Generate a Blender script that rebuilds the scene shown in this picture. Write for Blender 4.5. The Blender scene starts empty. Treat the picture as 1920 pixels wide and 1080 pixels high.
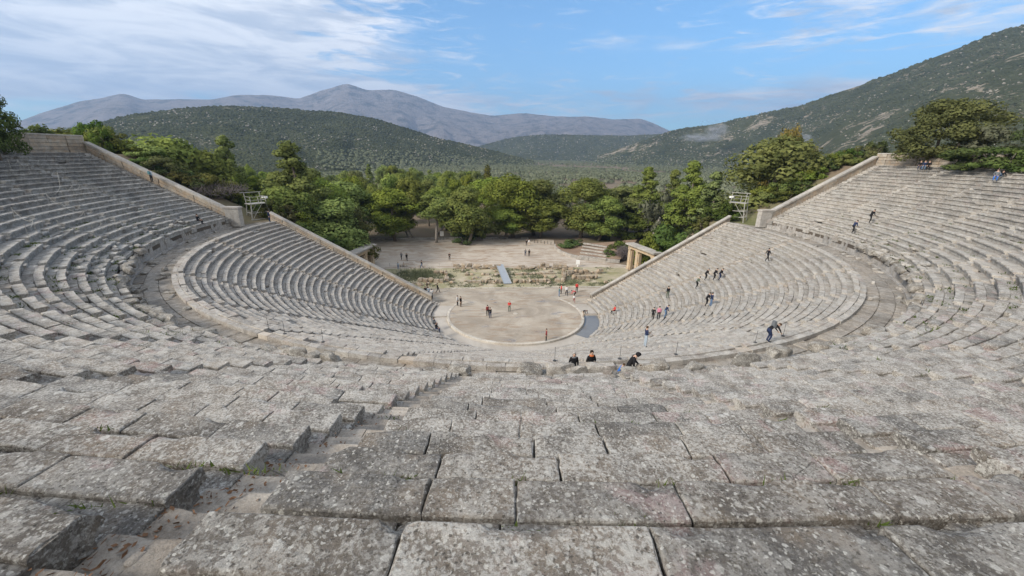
import bpy, math, random
import numpy as np
from mathutils import Vector, Matrix

R = math.radians
random.seed(7)
rng = np.random.default_rng(11)
scene = bpy.context.scene
col = scene.collection

# ------------------------------------------------------------------ camera
CAM = np.array([-5.6386, -55.3143, 22.7049])
YAW, PITCH, ROLL, FPX = 0.091175, 0.323339, 0.017398, 752.994   # FPX: focal length for a 1920 px wide frame
_f = np.array([math.sin(YAW)*math.cos(PITCH), math.cos(YAW)*math.cos(PITCH), -math.sin(PITCH)])
_r = np.array([math.cos(YAW), -math.sin(YAW), 0.0])
_u = np.cross(_r, _f)
_r2 = _r*math.cos(ROLL) + _u*math.sin(ROLL)
_u2 = -_r*math.sin(ROLL) + _u*math.cos(ROLL)
cd = bpy.data.cameras.new('camera')
cd.sensor_width = 36.0
cd.lens = FPX/1920*36.0
cd.clip_start = 0.05
cd.clip_end = 60000
cam = bpy.data.objects.new('camera', cd)
M4 = Matrix(((_r2[0], _u2[0], -_f[0], CAM[0]), (_r2[1], _u2[1], -_f[1], CAM[1]),
             (_r2[2], _u2[2], -_f[2], CAM[2]), (0, 0, 0, 1)))
cam.matrix_world = M4
col.objects.link(cam)
scene.camera = cam

# ------------------------------------------------------------------ light
SUN_AZ, SUN_EL = R(243), R(33)      # clockwise from +Y: sun behind the viewer's left shoulder, veiled
SUN_STRENGTH, SKY_STRENGTH, EXPOSURE = 2.4, 0.115, 1.08
scene.view_settings.view_transform = 'Standard'
scene.view_settings.look = 'None'
scene.view_settings.exposure = EXPOSURE
scene.view_settings.gamma = 1.0
scene.view_settings.use_curve_mapping = False
sl = bpy.data.lights.new('sun', 'SUN')
sl.energy = SUN_STRENGTH
sl.angle = R(16)
sl.color = (1.0, 0.93, 0.83)
sun = bpy.data.objects.new('sun', sl)
sd = Vector((math.sin(SUN_AZ)*math.cos(SUN_EL), math.cos(SUN_AZ)*math.cos(SUN_EL), math.sin(SUN_EL)))
sun.rotation_euler = sd.to_track_quat('Z', 'Y').to_euler()
sun.location = (0, 0, 80)
col.objects.link(sun)


class NT:
    """small wrapper round a node tree"""
    def __init__(s, tree):
        s.t = tree; s.n = tree.nodes; s.l = tree.links

    def new(s, kind, **kw):
        n = s.n.new(kind)
        for k, v in kw.items():
            setattr(n, k, v)
        return n

    def put(s, sock, v):
        if v is None:
            return
        if hasattr(v, 'is_output'):
            s.l.new(v, sock)
        else:
            sock.default_value = v

    def math(s, op, a, b=None, c=None, clamp=False):
        n = s.new('ShaderNodeMath', operation=op, use_clamp=clamp)
        s.put(n.inputs[0], a); s.put(n.inputs[1], b); s.put(n.inputs[2], c)
        return n.outputs[0]

    def mix(s, f, a, b, mode='MIX'):
        n = s.new('ShaderNodeMix', data_type='RGBA', blend_type=mode)
        s.put(n.inputs[0], f); s.put(n.inputs[6], a); s.put(n.inputs[7], b)
        return n.outputs[2]

    def noise(s, vec, scale, detail=4, rough=.55, dist=0.0):
        n = s.new('ShaderNodeTexNoise')
        s.put(n.inputs['Vector'], vec)
        n.inputs['Scale'].default_value = scale
        n.inputs['Detail'].default_value = detail
        n.inputs['Roughness'].default_value = rough
        n.inputs['Distortion'].default_value = dist
        return n.outputs['Fac']

    def voronoi(s, vec, scale, feature='F1', out='Distance'):
        n = s.new('ShaderNodeTexVoronoi', feature=feature)
        s.put(n.inputs['Vector'], vec)
        n.inputs['Scale'].default_value = scale
        return n.outputs[out]

    def ramp(s, fac, a, b, clamp=True):
        n = s.new('ShaderNodeMapRange', clamp=clamp, interpolation_type='SMOOTHSTEP' if clamp else 'LINEAR')
        s.put(n.inputs[0], fac)
        n.inputs[1].default_value = a; n.inputs[2].default_value = b
        return n.outputs[0]

    def mapping(s, vec, scale=(1, 1, 1), loc=(0, 0, 0), rot=(0, 0, 0)):
        n = s.new('ShaderNodeMapping')
        s.put(n.inputs[0], vec)
        n.inputs['Location'].default_value = loc
        n.inputs['Rotation'].default_value = rot
        n.inputs['Scale'].default_value = scale
        return n.outputs[0]


def C3(r, g, b):
    return (r, g, b, 1.0)


# ------------------------------------------------------------------ sky
world = bpy.data.worlds.new('World')
scene.world = world
world.use_nodes = True
w = NT(world.node_tree)
w.n.clear()
sky = w.new('ShaderNodeTexSky', sky_type='NISHITA')
sky.sun_disc = False
sky.sun_elevation = SUN_EL
sky.sun_rotation = SUN_AZ
sky.altitude = 350
sky.air_density = 1.0
sky.dust_density = 0.6
sky.ozone_density = 2.5
tc = w.new('ShaderNodeTexCoord')
sep = w.new('ShaderNodeSeparateXYZ')
w.l.new(tc.outputs['Generated'], sep.inputs[0])
az = w.math('ARCTAN2', sep.outputs[0], sep.outputs[1])
el = w.math('ARCSINE', sep.outputs[2])
cv = w.new('ShaderNodeCombineXYZ')
w.l.new(w.math('MULTIPLY', az, 1.6), cv.inputs[0])
w.l.new(w.math('MULTIPLY', el, 9.0), cv.inputs[1])
n1 = w.noise(w.mapping(cv.outputs[0], rot=(0, 0, R(-9))), 1.7, 9, .56, .35)
n2 = w.noise(w.mapping(cv.outputs[0], scale=(2.4, 2.6, 1), loc=(3.1, 1.2, 0), rot=(0, 0, R(14))), 2.6, 10, .62, .8)
left = w.ramp(az, 0.10, -0.48)                   # cloud deck to the left
high = w.ramp(el, R(3.0), R(12.0))
right = w.math('MULTIPLY', w.ramp(az, 0.42, 0.75), w.ramp(el, R(8.0), R(14)))
back = w.ramp(w.math('ABSOLUTE', az), 1.1, 1.7)
bias = w.math('MULTIPLY', left, w.math('MULTIPLY_ADD', high, .22, .08))
bias = w.math('MULTIPLY_ADD', right, .19, bias)
bias = w.math('MULTIPLY_ADD', back, .16, bias)
low_band = w.math('MULTIPLY', w.ramp(el, R(3), R(5)), w.ramp(el, R(9.5), R(6.5)))
bias = w.math('MULTIPLY_ADD', low_band, .15, bias)
m1 = w.ramp(w.math('ADD', n1, bias), .58, .82)
m2 = w.math('MULTIPLY', w.ramp(w.math('ADD', n2, w.math('MULTIPLY', bias, 1.0)), .54, .84), .80)
mask = w.math('MINIMUM', w.math('ADD', m1, m2), .94)
mask = w.math('MULTIPLY', mask, w.ramp(el, R(0.5), R(3.0)))
shade = w.ramp(w.noise(w.mapping(cv.outputs[0], rot=(0, 0, R(-7))), 3.4, 8, .62, .5), .36, .60)
cloud = w.mix(shade, C3(3.1, 3.4, 3.85), C3(5.6, 5.6, 5.6))
skyc = w.mix(1.0, sky.outputs[0], C3(.50, .80, .93), 'MULTIPLY')
bg = w.new('ShaderNodeBackground')
w.l.new(w.mix(mask, skyc, cloud), bg.inputs[0])
bg.inputs[1].default_value = SKY_STRENGTH
wo = w.new('ShaderNodeOutputWorld')
w.l.new(bg.outputs[0], wo.inputs[0])


# ------------------------------------------------------------------ numpy helpers
def _hash(i, j, s):
    h = (i.astype(np.int64)*374761393 + j.astype(np.int64)*668265263 + s*1442695041) & 0xffffffff
    h = ((h ^ (h >> 13))*1274126177) & 0xffffffff
    h = h ^ (h >> 16)
    return (h & 0xffffff)/float(0xffffff)


def vnoise(x, y, s=0):
    x = np.asarray(x, float); y = np.asarray(y, float)
    i = np.floor(x); j = np.floor(y)
    fx = x-i; fy = y-j
    fx = fx*fx*(3-2*fx); fy = fy*fy*(3-2*fy)
    a = _hash(i, j, s); b = _hash(i+1, j, s); c = _hash(i, j+1, s); d = _hash(i+1, j+1, s)
    return (a*(1-fx)+b*fx)*(1-fy)+(c*(1-fx)+d*fx)*fy


def fbm(x, y, s=0, o=4):
    t = 0; a = .5; n = 0
    for k in range(o):
        t = t + a*vnoise(x*2**k, y*2**k, s+k*17); n += a; a *= .5
    return t/n


def sstep(a, b, x):
    t = np.clip((x-a)/(b-a), 0, 1)
    return t*t*(3-2*t)


def ray(px, py):
    d = (px-960)/FPX*_r2 - (py-540)/FPX*_u2 + _f
    return d


def at(px, py, z=0.0):
    d = ray(px, py)
    return CAM + (z-CAM[2])/d[2]*d


def azel(px, py):
    d = ray(px, py)
    h = math.hypot(d[0], d[1])
    return math.atan2(d[0], d[1]), d[2]/h


class MB:
    """collects geometry; build() links it as one mesh object"""
    def __init__(s):
        s.v = []; s.f = []; s.m = []; s.n = 0; s.tone = []

    def add(s, v, f, m=0, tone=0.5):
        v = np.asarray(v, float).reshape(-1, 3)
        s.v.append(v)
        off = s.n
        for q in f:
            s.f.append([i+off for i in q]); s.m.append(m)
        s.n += len(v)
        s.tone.append(np.full(len(v), tone))

    def box(s, c, size, rz=0.0, m=0, tilt=0.0, tone=.5, taper=1.0):
        x, y, z = [a/2 for a in size]
        p = np.array([(-x, -y, -z), (x, -y, -z), (x, y, -z), (-x, y, -z),
                      (-x*taper, -y*taper, z), (x*taper, -y*taper, z), (x*taper, y*taper, z), (-x*taper, y*taper, z)])
        if tilt:
            ct, st = math.cos(tilt), math.sin(tilt)
            p = p @ np.array([[ct, 0, -st], [0, 1, 0], [st, 0, ct]])
        cr, sr = math.cos(rz), math.sin(rz)
        p = p @ np.array([[cr, sr, 0], [-sr, cr, 0], [0, 0, 1]]) + np.asarray(c)
        s.add(p, [(0, 3, 2, 1), (4, 5, 6, 7), (0, 1, 5, 4), (1, 2, 6, 5), (2, 3, 7, 6), (3, 0, 4, 7)], m, tone)

    def bar(s, a, b, r, m=0, k=6, r2=None):
        a = np.asarray(a, float); b = np.asarray(b, float); r2 = r if r2 is None else r2
        d = b-a; d = d/np.linalg.norm(d)
        t = np.array([0, 0, 1.]) if abs(d[2]) < .9 else np.array([1., 0, 0])
        e = np.cross(d, t); e /= np.linalg.norm(e); g = np.cross(d, e)
        an = np.arange(k)*2*math.pi/k
        ring = np.cos(an)[:, None]*e+np.sin(an)[:, None]*g
        v = np.concatenate([a+ring*r, b+ring*r2])
        f = [(i, (i+1) % k, k+(i+1) % k, k+i) for i in range(k)]+[tuple(range(k-1, -1, -1)), tuple(range(k, 2*k))]
        s.add(v, f, m)

    def tube(s, pts, rad, m=0, k=6):
        pts = np.asarray(pts, float); n = len(pts)
        rad = np.full(n, rad) if np.isscalar(rad) else np.asarray(rad)
        V = []; an = np.arange(k)*2*math.pi/k
        for i in range(n):
            d = pts[min(i+1, n-1)]-pts[max(i-1, 0)]; d = d/(np.linalg.norm(d)+1e-9)
            t = np.array([0, 0, 1.]) if abs(d[2]) < .95 else np.array([1., 0, 0])
            e = np.cross(d, t); e /= np.linalg.norm(e); g = np.cross(d, e)
            V.append(pts[i]+(np.cos(an)[:, None]*e+np.sin(an)[:, None]*g)*rad[i])
        f = [(i*k+j, i*k+(j+1) % k, (i+1)*k+(j+1) % k, (i+1)*k+j) for i in range(n-1) for j in range(k)]
        f += [tuple(range(k-1, -1, -1)), tuple(range((n-1)*k, n*k))]
        s.add(np.concatenate(V), f, m)

    def grid(s, V, nu, nv, m=0, close=False):
        V = np.asarray(V).reshape(-1, 3)
        f = [(i*nv+j, i*nv+j+1, (i+1)*nv+j+1, (i+1)*nv+j) for i in range(nu-1) for j in range(nv-1)]
        s.add(V, f, m)

    def mesh(s, name, mats, smooth=False, tone=False):
        me = bpy.data.meshes.new(name)
        v = np.concatenate(s.v) if s.v else np.zeros((0, 3))
        fast_fill(me, v, s.f)
        for mm in (mats if isinstance(mats, (list, tuple)) else [mats]):
            me.materials.append(mm)
        if len(me.polygons):
            me.polygons.foreach_set('material_index', np.array(s.m, np.int32))
            me.polygons.foreach_set('use_smooth', np.full(len(me.polygons), smooth))
        if tone:
            a = me.attributes.new('tone', 'FLOAT', 'POINT')
            a.data.foreach_set('value', np.concatenate(s.tone).astype(np.float32))
        me.update()
        return me

    def build(s, name, mats, parent=None, smooth=False, tone=False):
        o = bpy.data.objects.new(name, s.mesh(name, mats, smooth, tone))
        col.objects.link(o)
        if parent:
            o.parent = parent
        return o


def fast_fill(me, v, faces):
    me.vertices.add(len(v))
    me.vertices.foreach_set('co', np.asarray(v, np.float32).ravel())
    if isinstance(faces, np.ndarray):
        nf, k = faces.shape
        loops = faces.ravel(); starts = np.arange(nf)*k; tot = np.full(nf, k)
    else:
        tot = np.array([len(q) for q in faces], np.int32)
        loops = np.array([i for q in faces for i in q], np.int32)
        starts = np.concatenate([[0], np.cumsum(tot)[:-1]]) if len(tot) else tot
    me.loops.add(len(loops))
    me.loops.foreach_set('vertex_index', loops.astype(np.int32))
    me.polygons.add(len(tot))
    me.polygons.foreach_set('loop_start', starts.astype(np.int32))
    me.update(calc_edges=True)


def arr_obj(name, v, faces, mat, smooth=False, parent=None):
    me = bpy.data.meshes.new(name)
    fast_fill(me, v, faces)
    me.materials.append(mat)
    me.polygons.foreach_set('use_smooth', np.full(len(me.polygons), smooth))
    me.update()
    o = bpy.data.objects.new(name, me)
    col.objects.link(o)
    if parent:
        o.parent = parent
    return o


def tag(o, label, cat, group=None):
    o['label'] = label; o['category'] = cat
    if group:
        o['group'] = group
    return o


def structure(o):
    o['kind'] = 'structure'
    return o


def stuff(o, label=None, cat=None):
    o['kind'] = 'stuff'
    if label:
        o['label'] = label; o['category'] = cat
    return o


def empty(name, loc=(0, 0, 0), rz=0.0, parent=None):
    o = bpy.data.objects.new(name, None)
    o.empty_display_size = .3
    o.location = tuple(float(a) for a in loc); o.rotation_euler = (0, 0, rz)
    col.objects.link(o)
    if parent:
        o.parent = parent
    return o


# ------------------------------------------------------------------ materials
def mat_base(name):
    m = bpy.data.materials.new(name)
    m.use_nodes = True
    t = NT(m.node_tree)
    p = t.n['Principled BSDF']
    geo = t.new('ShaderNodeNewGeometry')
    return m, t, p, geo.outputs['Position']


def bump(t, p, h, strength, dist):
    b = t.new('ShaderNodeBump')
    b.inputs['Strength'].default_value = strength
    b.inputs['Distance'].default_value = dist
    t.put(b.inputs['Height'], h)
    t.l.new(b.outputs[0], p.inputs['Normal'])


def stone_mat(name, dark, light, lichen=.5, stain=.5, pink=.0, ochre=0.0, rough=.9, bumps=True):
    m, t, p, pos = mat_base(name)
    at_ = t.new('ShaderNodeAttribute'); at_.attribute_name = 'tone'
    tone = at_.outputs['Fac']
    big = t.noise(pos, .35, 3, .5)
    mid = t.noise(pos, 2.3, 6, .62, .3)
    fine = t.noise(pos, 24.0, 7, .76)
    vf = t.noise(pos, 85.0, 5, .75)
    base = t.mix(t.ramp(t.math('MULTIPLY_ADD', mid, .6, t.math('MULTIPLY', tone, .38)), .22, .80), C3(*dark), C3(*light))
    base = t.mix(t.math('MULTIPLY', t.ramp(big, .4, .7), .35), base, C3(light[0]*1.02, light[1]*.93, light[2]*.83))
    if pink:
        pk = t.ramp(t.noise(t.mapping(pos, loc=(9, 4, 2)), .95, 5, .6, .6), .555, .64)
        base = t.mix(t.math('MULTIPLY', pk, pink), base, C3(.30, .205, .195))
    if ochre:
        oc = t.ramp(t.noise(t.mapping(pos, loc=(3, 7, 5)), 1.6, 5, .6), .42, .62)
        base = t.mix(t.math('MULTIPLY', oc, ochre), base, C3(.46, .29, .145))
    hq = t.math('FRACT', t.math('MULTIPLY', tone, 17.31))
    base = t.mix(t.math('MULTIPLY', t.ramp(hq, .55, .75), .26), base, t.mix(.5, base, C3(.27, .205, .150)))
    base = t.mix(t.math('MULTIPLY', t.ramp(hq, .35, .15), .28), base, t.mix(.5, base, C3(.20, .205, .21)))
    lg = t.math('MULTIPLY_ADD', t.ramp(t.math('MULTIPLY_ADD', big, .9, t.math('MULTIPLY', tone, .6)), .35, .75), .6, .4)
    # brownish moss mottling
    ms = t.ramp(t.noise(t.mapping(pos, loc=(5, 1, 8)), 16.0, 8, .82, .5), .48, .60)
    base = t.mix(t.math('MULTIPLY', ms, stain*.70), base, C3(.095, .080, .058))
    bw = t.ramp(t.noise(t.mapping(pos, loc=(15, 3, 1)), 1.5, 5, .62, .4), .50, .66)
    base = t.mix(t.math('MULTIPLY', bw, .45), base, C3(.215, .172, .130))
    # pale lichen rosettes, two sizes
    l1 = t.ramp(t.math('MULTIPLY_ADD', mid, .40, fine), .655, .76)
    base = t.mix(t.math('MULTIPLY', t.math('MULTIPLY', l1, lg), lichen), base, C3(.52, .51, .475))
    vo = t.voronoi(t.mapping(pos, loc=(1, 2, 3)), 5.2)
    gate = t.ramp(t.noise(t.mapping(pos, loc=(2, 2, 9)), 1.3, 3, .5), .50, .66)
    l2 = t.math('MULTIPLY', t.ramp(t.math('MULTIPLY_ADD', fine, -.45, vo), .06, -.02), gate)
    base = t.mix(t.math('MULTIPLY', l2, min(1, lichen*1.2)), base, C3(.50, .49, .46))
    # near-black lichen spots and pits
    d1 = t.ramp(t.math('MULTIPLY_ADD', mid, -.2, t.noise(t.mapping(pos, loc=(7, 7, 1)), 26.0, 8, .80)), .465, .535)
    base = t.mix(t.math('MULTIPLY', d1, stain*.95), base, C3(.035, .033, .03))
    d2 = t.ramp(t.noise(t.mapping(pos, loc=(4, 8, 6)), 1.05, 7, .66, .5), .60, .72)
    base = t.mix(t.math('MULTIPLY', d2, stain*.8), base, C3(.06, .058, .056))
    cr = t.new('ShaderNodeTexVoronoi', feature='DISTANCE_TO_EDGE')
    t.put(cr.inputs['Vector'], t.mix(.12, pos, t.new('ShaderNodeTexNoise').outputs['Color']))
    cr.inputs['Scale'].default_value = 1.1
    ck = t.math('MULTIPLY', t.ramp(cr.outputs['Distance'], .011, .003), t.ramp(t.noise(t.mapping(pos, loc=(6, 3, 3)), .9, 2), .58, .66))
    base = t.mix(t.math('MULTIPLY', ck, .6), base, C3(.03, .028, .025))
    for sc_, off, lim, cc, am in ((21.0, 3.3, .30, C3(.56, .55, .51), .85), (34.0, 8.1, .34, C3(.50, .49, .45), .7), (27.0, 5.7, .32, C3(.035, .032, .028), .8), (9.0, 1.9, .26, C3(.52, .51, .47), .7)):
        nz_ = t.new('ShaderNodeTexNoise'); t.put(nz_.inputs['Vector'], pos); nz_.inputs['Scale'].default_value = 30.0; nz_.inputs['Detail'].default_value = 4
        wv = t.mapping(t.mix(.05, pos, nz_.outputs['Color']), loc=(off, off*2, off*3))
        vn = t.new('ShaderNodeTexVoronoi'); t.put(vn.inputs['Vector'], wv); vn.inputs['Scale'].default_value = sc_
        sx = t.new('ShaderNodeSeparateColor'); t.l.new(vn.outputs['Color'], sx.inputs[0])
        hit = t.math('MULTIPLY', t.ramp(t.math('MULTIPLY_ADD', fine, .25, vn.outputs['Distance']), lim+.14, lim+.06), t.ramp(sx.outputs[0], .62, .70))
        base = t.mix(t.math('MULTIPLY', hit, (lichen*am*1.25 if cc[0] > .3 else stain*am)), base, cc)
    sp = t.noise(t.mapping(pos, loc=(2, 9, 4)), 19.0, 9, .86)
    grain = t.math('MULTIPLY_ADD', vf, .9, t.math('MULTIPLY_ADD', sp, 1.5, -.25))
    base = t.mix(1.0, base, grain, 'MULTIPLY')
    t.l.new(base, p.inputs['Base Color'])
    p.inputs['Roughness'].default_value = rough
    p.inputs['Specular IOR Level'].default_value = .25
    if bumps:
        h = t.math('MULTIPLY_ADD', fine, .7, t.math('MULTIPLY_ADD', vf, .25, t.math('MULTIPLY', mid, .8)))
        bump(t, p, h, .9, .035)
    return m


def plain_mat(name, c, rough=.7, metal=0.0, var=.15, scale=6.0, spec=.3):
    m, t, p, pos = mat_base(name)
    n = t.noise(pos, scale, 5, .6)
    k = t.math('MULTIPLY_ADD', n, var*2, 1-var)
    t.l.new(t.mix(1.0, C3(*c), k, 'MULTIPLY'), p.inputs['Base Color'])
    p.inputs['Roughness'].default_value = rough
    p.inputs['Metallic'].default_value = metal
    p.inputs['Specular IOR Level'].default_value = spec
    return m


def foliage_mat(name, c1, c2, c3, tips=.25, trans=.34, scale=.45):
    m, t, p, pos = mat_base(name)
    oi = t.new('ShaderNodeObjectInfo')
    rnd = oi.outputs['Random']
    n = t.noise(pos, scale, 4, .6)
    n2 = t.noise(pos, 3.0, 3, .7)
    base = t.mix(t.ramp(n, .32, .66), C3(*c1), C3(*c2))
    base = t.mix(t.math('MULTIPLY', t.ramp(n2, .5, .75), tips*2), base, C3(*c3))
    hsv = t.new('ShaderNodeHueSaturation')
    t.put(hsv.inputs['Hue'], t.math('MULTIPLY_ADD', rnd, .035, .4825))
    t.put(hsv.inputs['Value'], t.math('MULTIPLY_ADD', rnd, .45, .80))
    t.put(hsv.inputs['Saturation'], t.math('MULTIPLY_ADD', t.math('FRACT', t.math('MULTIPLY', rnd, 7.3)), .25, .78))
    t.put(hsv.inputs['Color'], base)
    df = t.new('ShaderNodeBsdfDiffuse'); tl = t.new('ShaderNodeBsdfTranslucent')
    t.l.new(hsv.outputs[0], df.inputs[0]); t.l.new(hsv.outputs[0], tl.inputs[0])
    mx = t.new('ShaderNodeMixShader'); mx.inputs[0].default_value = trans
    t.l.new(df.outputs[0], mx.inputs[1]); t.l.new(tl.outputs[0], mx.inputs[2])
    t.l.new(mx.outputs[0], t.n['Material Output'].inputs[0])
    return m


STONE_NEAR = stone_mat('lichen_limestone', (.090, .083, .076), (.335, .308, .276), .58, .80, .65)
STONE_LEFT = stone_mat('grey_limestone', (.120, .117, .113), (.345, .336, .322), .52, .80, .15)
STONE_RIGHT = stone_mat('beige_limestone', (.185, .170, .152), (.400, .370, .330), .50, .42, .25)
STONE_LOW = stone_mat('pale_limestone', (.185, .168, .152), (.390, .360, .325), .50, .50, .25)
STEP = stone_mat('worn_step_stone', (.270, .240, .205), (.470, .420, .360), .10, .26)
WALKM = stone_mat('walkway_paving', (.125, .110, .092), (.310, .275, .235), .3, .65)
PODIUM = stone_mat('podium_stone', (.185, .175, .165), (.385, .365, .345), .3, .55)
ROCK = stone_mat('rough_rock', (.085, .075, .062), (.220, .198, .168), .45, .75)
WALLM = stone_mat('ochre_wall_stone', (.200, .170, .135), (.430, .380, .310), .20, .50, 0, .38)
COPING = stone_mat('coping_stone', (.250, .235, .215), (.440, .410, .370), .3, .35)
RUIN = stone_mat('ochre_ruin_stone', (.190, .158, .118), (.400, .335, .255), .25, .55, 0, .50)
GATEM = stone_mat('golden_gate_stone', (.340, .265, .175), (.540, .440, .310), .10, .20, 0, .55)
RINGM = stone_mat('white_ring_stone', (.330, .305, .262), (.560, .525, .465), .1, .15)
METAL = plain_mat('galvanised_metal', (.33, .32, .29), .6, .15)
WHITEP = plain_mat('white_paint', (.72, .72, .70), .5)
RAMPM = plain_mat('ramp_metal', (.29, .315, .345), .6, .1)
ROPE = plain_mat('pale_rope', (.42, .40, .36), .9)
BARK = plain_mat('pine_bark', (.135, .112, .090), .95, 0, .4, 3)
BARKP = plain_mat('pale_bark', (.235, .210, .185), .95, 0, .35, 3)
TWIG = plain_mat('bare_twigs', (.125, .105, .105), .95, 0, .3, 2)
DARKM = plain_mat('dark_metal', (.05, .05, .05), .6)
WOODM = plain_mat('bench_wood', (.36, .30, .23), .8)

F_PINE = foliage_mat('pine_needles', (.096, .134, .028), (.215, .250, .048), (.340, .345, .085))
F_PALE = foliage_mat('pale_needles', (.105, .145, .036), (.200, .240, .056), (.300, .305, .095))
F_OAK = foliage_mat('evergreen_oak_leaves', (.070, .074, .022), (.130, .128, .034), (.190, .170, .050))
F_OLIVE = foliage_mat('olive_leaves', (.105, .122, .066), (.175, .190, .112), (.250, .260, .175))
F_SHRUB = foliage_mat('shrub_leaves', (.050, .082, .020), (.105, .145, .032), (.160, .190, .045))
F_YELLOW = foliage_mat('yellowing_leaves', (.150, .125, .030), (.260, .205, .050), (.300, .235, .075))
F_RUST = foliage_mat('rusty_leaves', (.190, .110, .055), (.270, .165, .085), (.30, .2, .11))
F_SCRUB = foliage_mat('hill_scrub_leaves', (.060, .074, .036), (.100, .112, .056), (.140, .142, .080), scale=.02)


def ground_mat():
    m, t, p, pos = mat_base('hillside_soil')
    n = t.noise(pos, .045, 6, .6, .4); f = t.noise(pos, 1.4, 6, .7)
    base = t.mix(t.ramp(n, .50, .70), C3(.165, .128, .092), C3(.105, .112, .050))
    base = t.mix(t.math('MULTIPLY', t.ramp(f, .45, .7), .5), base, C3(.20, .165, .120))
    t.l.new(base, p.inputs['Base Color']); p.inputs['Roughness'].default_value = 1
    p.inputs['Specular IOR Level'].default_value = 0.1
    return m


def dirt_mat(name, a, b, wet=0.0, tracks=0.0):
    m, t, p, pos = mat_base(name)
    n = t.noise(pos, .22, 7, .62, .8); f = t.noise(pos, 6.0, 6, .7); st = t.noise(t.mapping(pos, scale=(.35, 1.4, 1), rot=(0, 0, R(17))), .55, 6, .6, 1.4)
    base = t.mix(t.ramp(n, .3, .7), C3(*a), C3(*b))
    if tracks:
        tr = t.math('MULTIPLY', t.ramp(st, .52, .60), t.ramp(st, .70, .62))
        base = t.mix(t.math('MULTIPLY', tr, tracks), base, C3(.235, .165, .110))
        ed = t.ramp(t.noise(pos, .09, 5, .6, .5), .55, .72)
        base = t.mix(t.math('MULTIPLY', ed, .5), base, C3(.27, .215, .165))
    base = t.mix(1.0, base, t.math('MULTIPLY_ADD', f, .4, .8), 'MULTIPLY')
    p.inputs['Roughness'].default_value = .95
    p.inputs['Specular IOR Level'].default_value = 0.2
    if wet:
        wm = t.math('MULTIPLY', t.ramp(t.noise(t.mapping(pos, scale=(.6, 1.5, 1)), .42, 5, .6, .8), .55, .68), wet)
        base = t.mix(t.math('MULTIPLY', wm, .35), base, C3(.20, .175, .145))
        t.l.new(t.math('MULTIPLY_ADD', wm, -.80, .92), p.inputs['Roughness'])
        t.l.new(t.math('MULTIPLY_ADD', wm, .4, .2), p.inputs['Specular IOR Level'])
    t.l.new(base, p.inputs['Base Color'])
    return m


GROUND = ground_mat()
PLAZA = dirt_mat('plaza_dirt', (.335, .285, .235), (.435, .385, .325), 0, .75)
ORCH = dirt_mat('orchestra_earth', (.245, .210, .170), (.390, .345, .285), 1.0, .55)
CHANNEL = dirt_mat('channel_paving', (.30, .27, .235), (.40, .37, .33), .7)
GRASSG = dirt_mat('stage_grass_ground', (.205, .195, .100), (.40, .345, .265))
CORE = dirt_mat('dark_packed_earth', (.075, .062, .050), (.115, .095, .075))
BROWN = dirt_mat('brown_earth', (.175, .120, .085), (.235, .170, .120))
WATER = plain_mat('still_water', (.16, .155, .145), .16, 0, .25, 1.2, .5)
LITTER = plain_mat('dry_leaves', (.16, .085, .045), .9, 0, .6, 30)


def rock_hill_mat(name, soil, rock, patch_scale, amount, scrub=None):
    m, t, p, pos = mat_base(name)
    n = t.noise(pos, patch_scale, 8, .68, .5)
    g = t.noise(t.mapping(pos, scale=(1, 1, .35)), patch_scale*6, 6, .7, .6)
    base = t.mix(t.ramp(t.math('MULTIPLY_ADD', g, .5, n), 1.02-amount, 1.14-amount), C3(*soil), C3(*rock))
    if scrub:
        sc = t.ramp(t.noise(t.mapping(pos, loc=(300, 90, 20)), patch_scale*2.3, 8, .72), .47, .62)
        base = t.mix(t.math('MULTIPLY', sc, .75), base, C3(*scrub))
    base = t.mix(1.0, base, t.math('MULTIPLY_ADD', g, .8, .6), 'MULTIPLY')
    t.l.new(base, p.inputs['Base Color']); p.inputs['Roughness'].default_value = 1
    p.inputs['Specular IOR Level'].default_value = 0
    bump(t, p, g, 1.0, .12/patch_scale)
    return m


HILLM = rock_hill_mat('scrubby_hill_soil', (.062, .068, .036), (.200, .180, .145), .045, .20)
RHILLM = rock_hill_mat('rocky_hillside_soil', (.070, .076, .040), (.30, .255, .20), .011, .25)
HROCK = plain_mat('hillside_limestone', (.28, .255, .215), .95, 0, .3, .05)
MOUNTM = rock_hill_mat('bare_mountain_rock', (.095, .084, .080), (.225, .196, .180), .0024, .50, (.045, .050, .042))

# ------------------------------------------------------------------ theatre measurements
LO_R, LO_P, LO_Z, LO_N = 12.40, .735, .366, 34          # lower tier: first front edge, row depth, rise, rows
UP_R, UP_P, UP_Z0, UP_Z, UP_N = 40.12, .834, 13.70, .41, 21
DIAZ_Z = 12.15
UP_END = R(95.9)
UP_STEP = R(8.5)
UP_TOP = UP_R+UP_P*UP_N
UP_ZT = UP_Z0+UP_Z*(UP_N-1)


def lo_line_y(x):
    return 4.4+.18*(np.abs(x)-12.7)


def lo_end(r):
    r = np.asarray(r, float)
    a, b, c = 1+.18**2, 2*.18*2.114, 2.114**2-r*r
    x = (-b+np.sqrt(b*b-4*a*c))/(2*a)
    return np.arctan2(x, -(2.114+.18*x))


def lo_stair(k, r):
    """angle of lower staircase k (-6..6); the last two wedges each side open outwards"""
    s = 1 if k >= 0 else -1
    k = abs(k)
    e = float(lo_end(r))
    base = R(14.6)
    if k <= 4:
        return s*base*k
    return s*(4*base+(e-4*base)*(k-4)/2)


def pol(r, a, z):
    r, a, z = np.broadcast_arrays(r, a, z)
    return np.stack([r*np.sin(a), -r*np.cos(a), z], -1)


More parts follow.
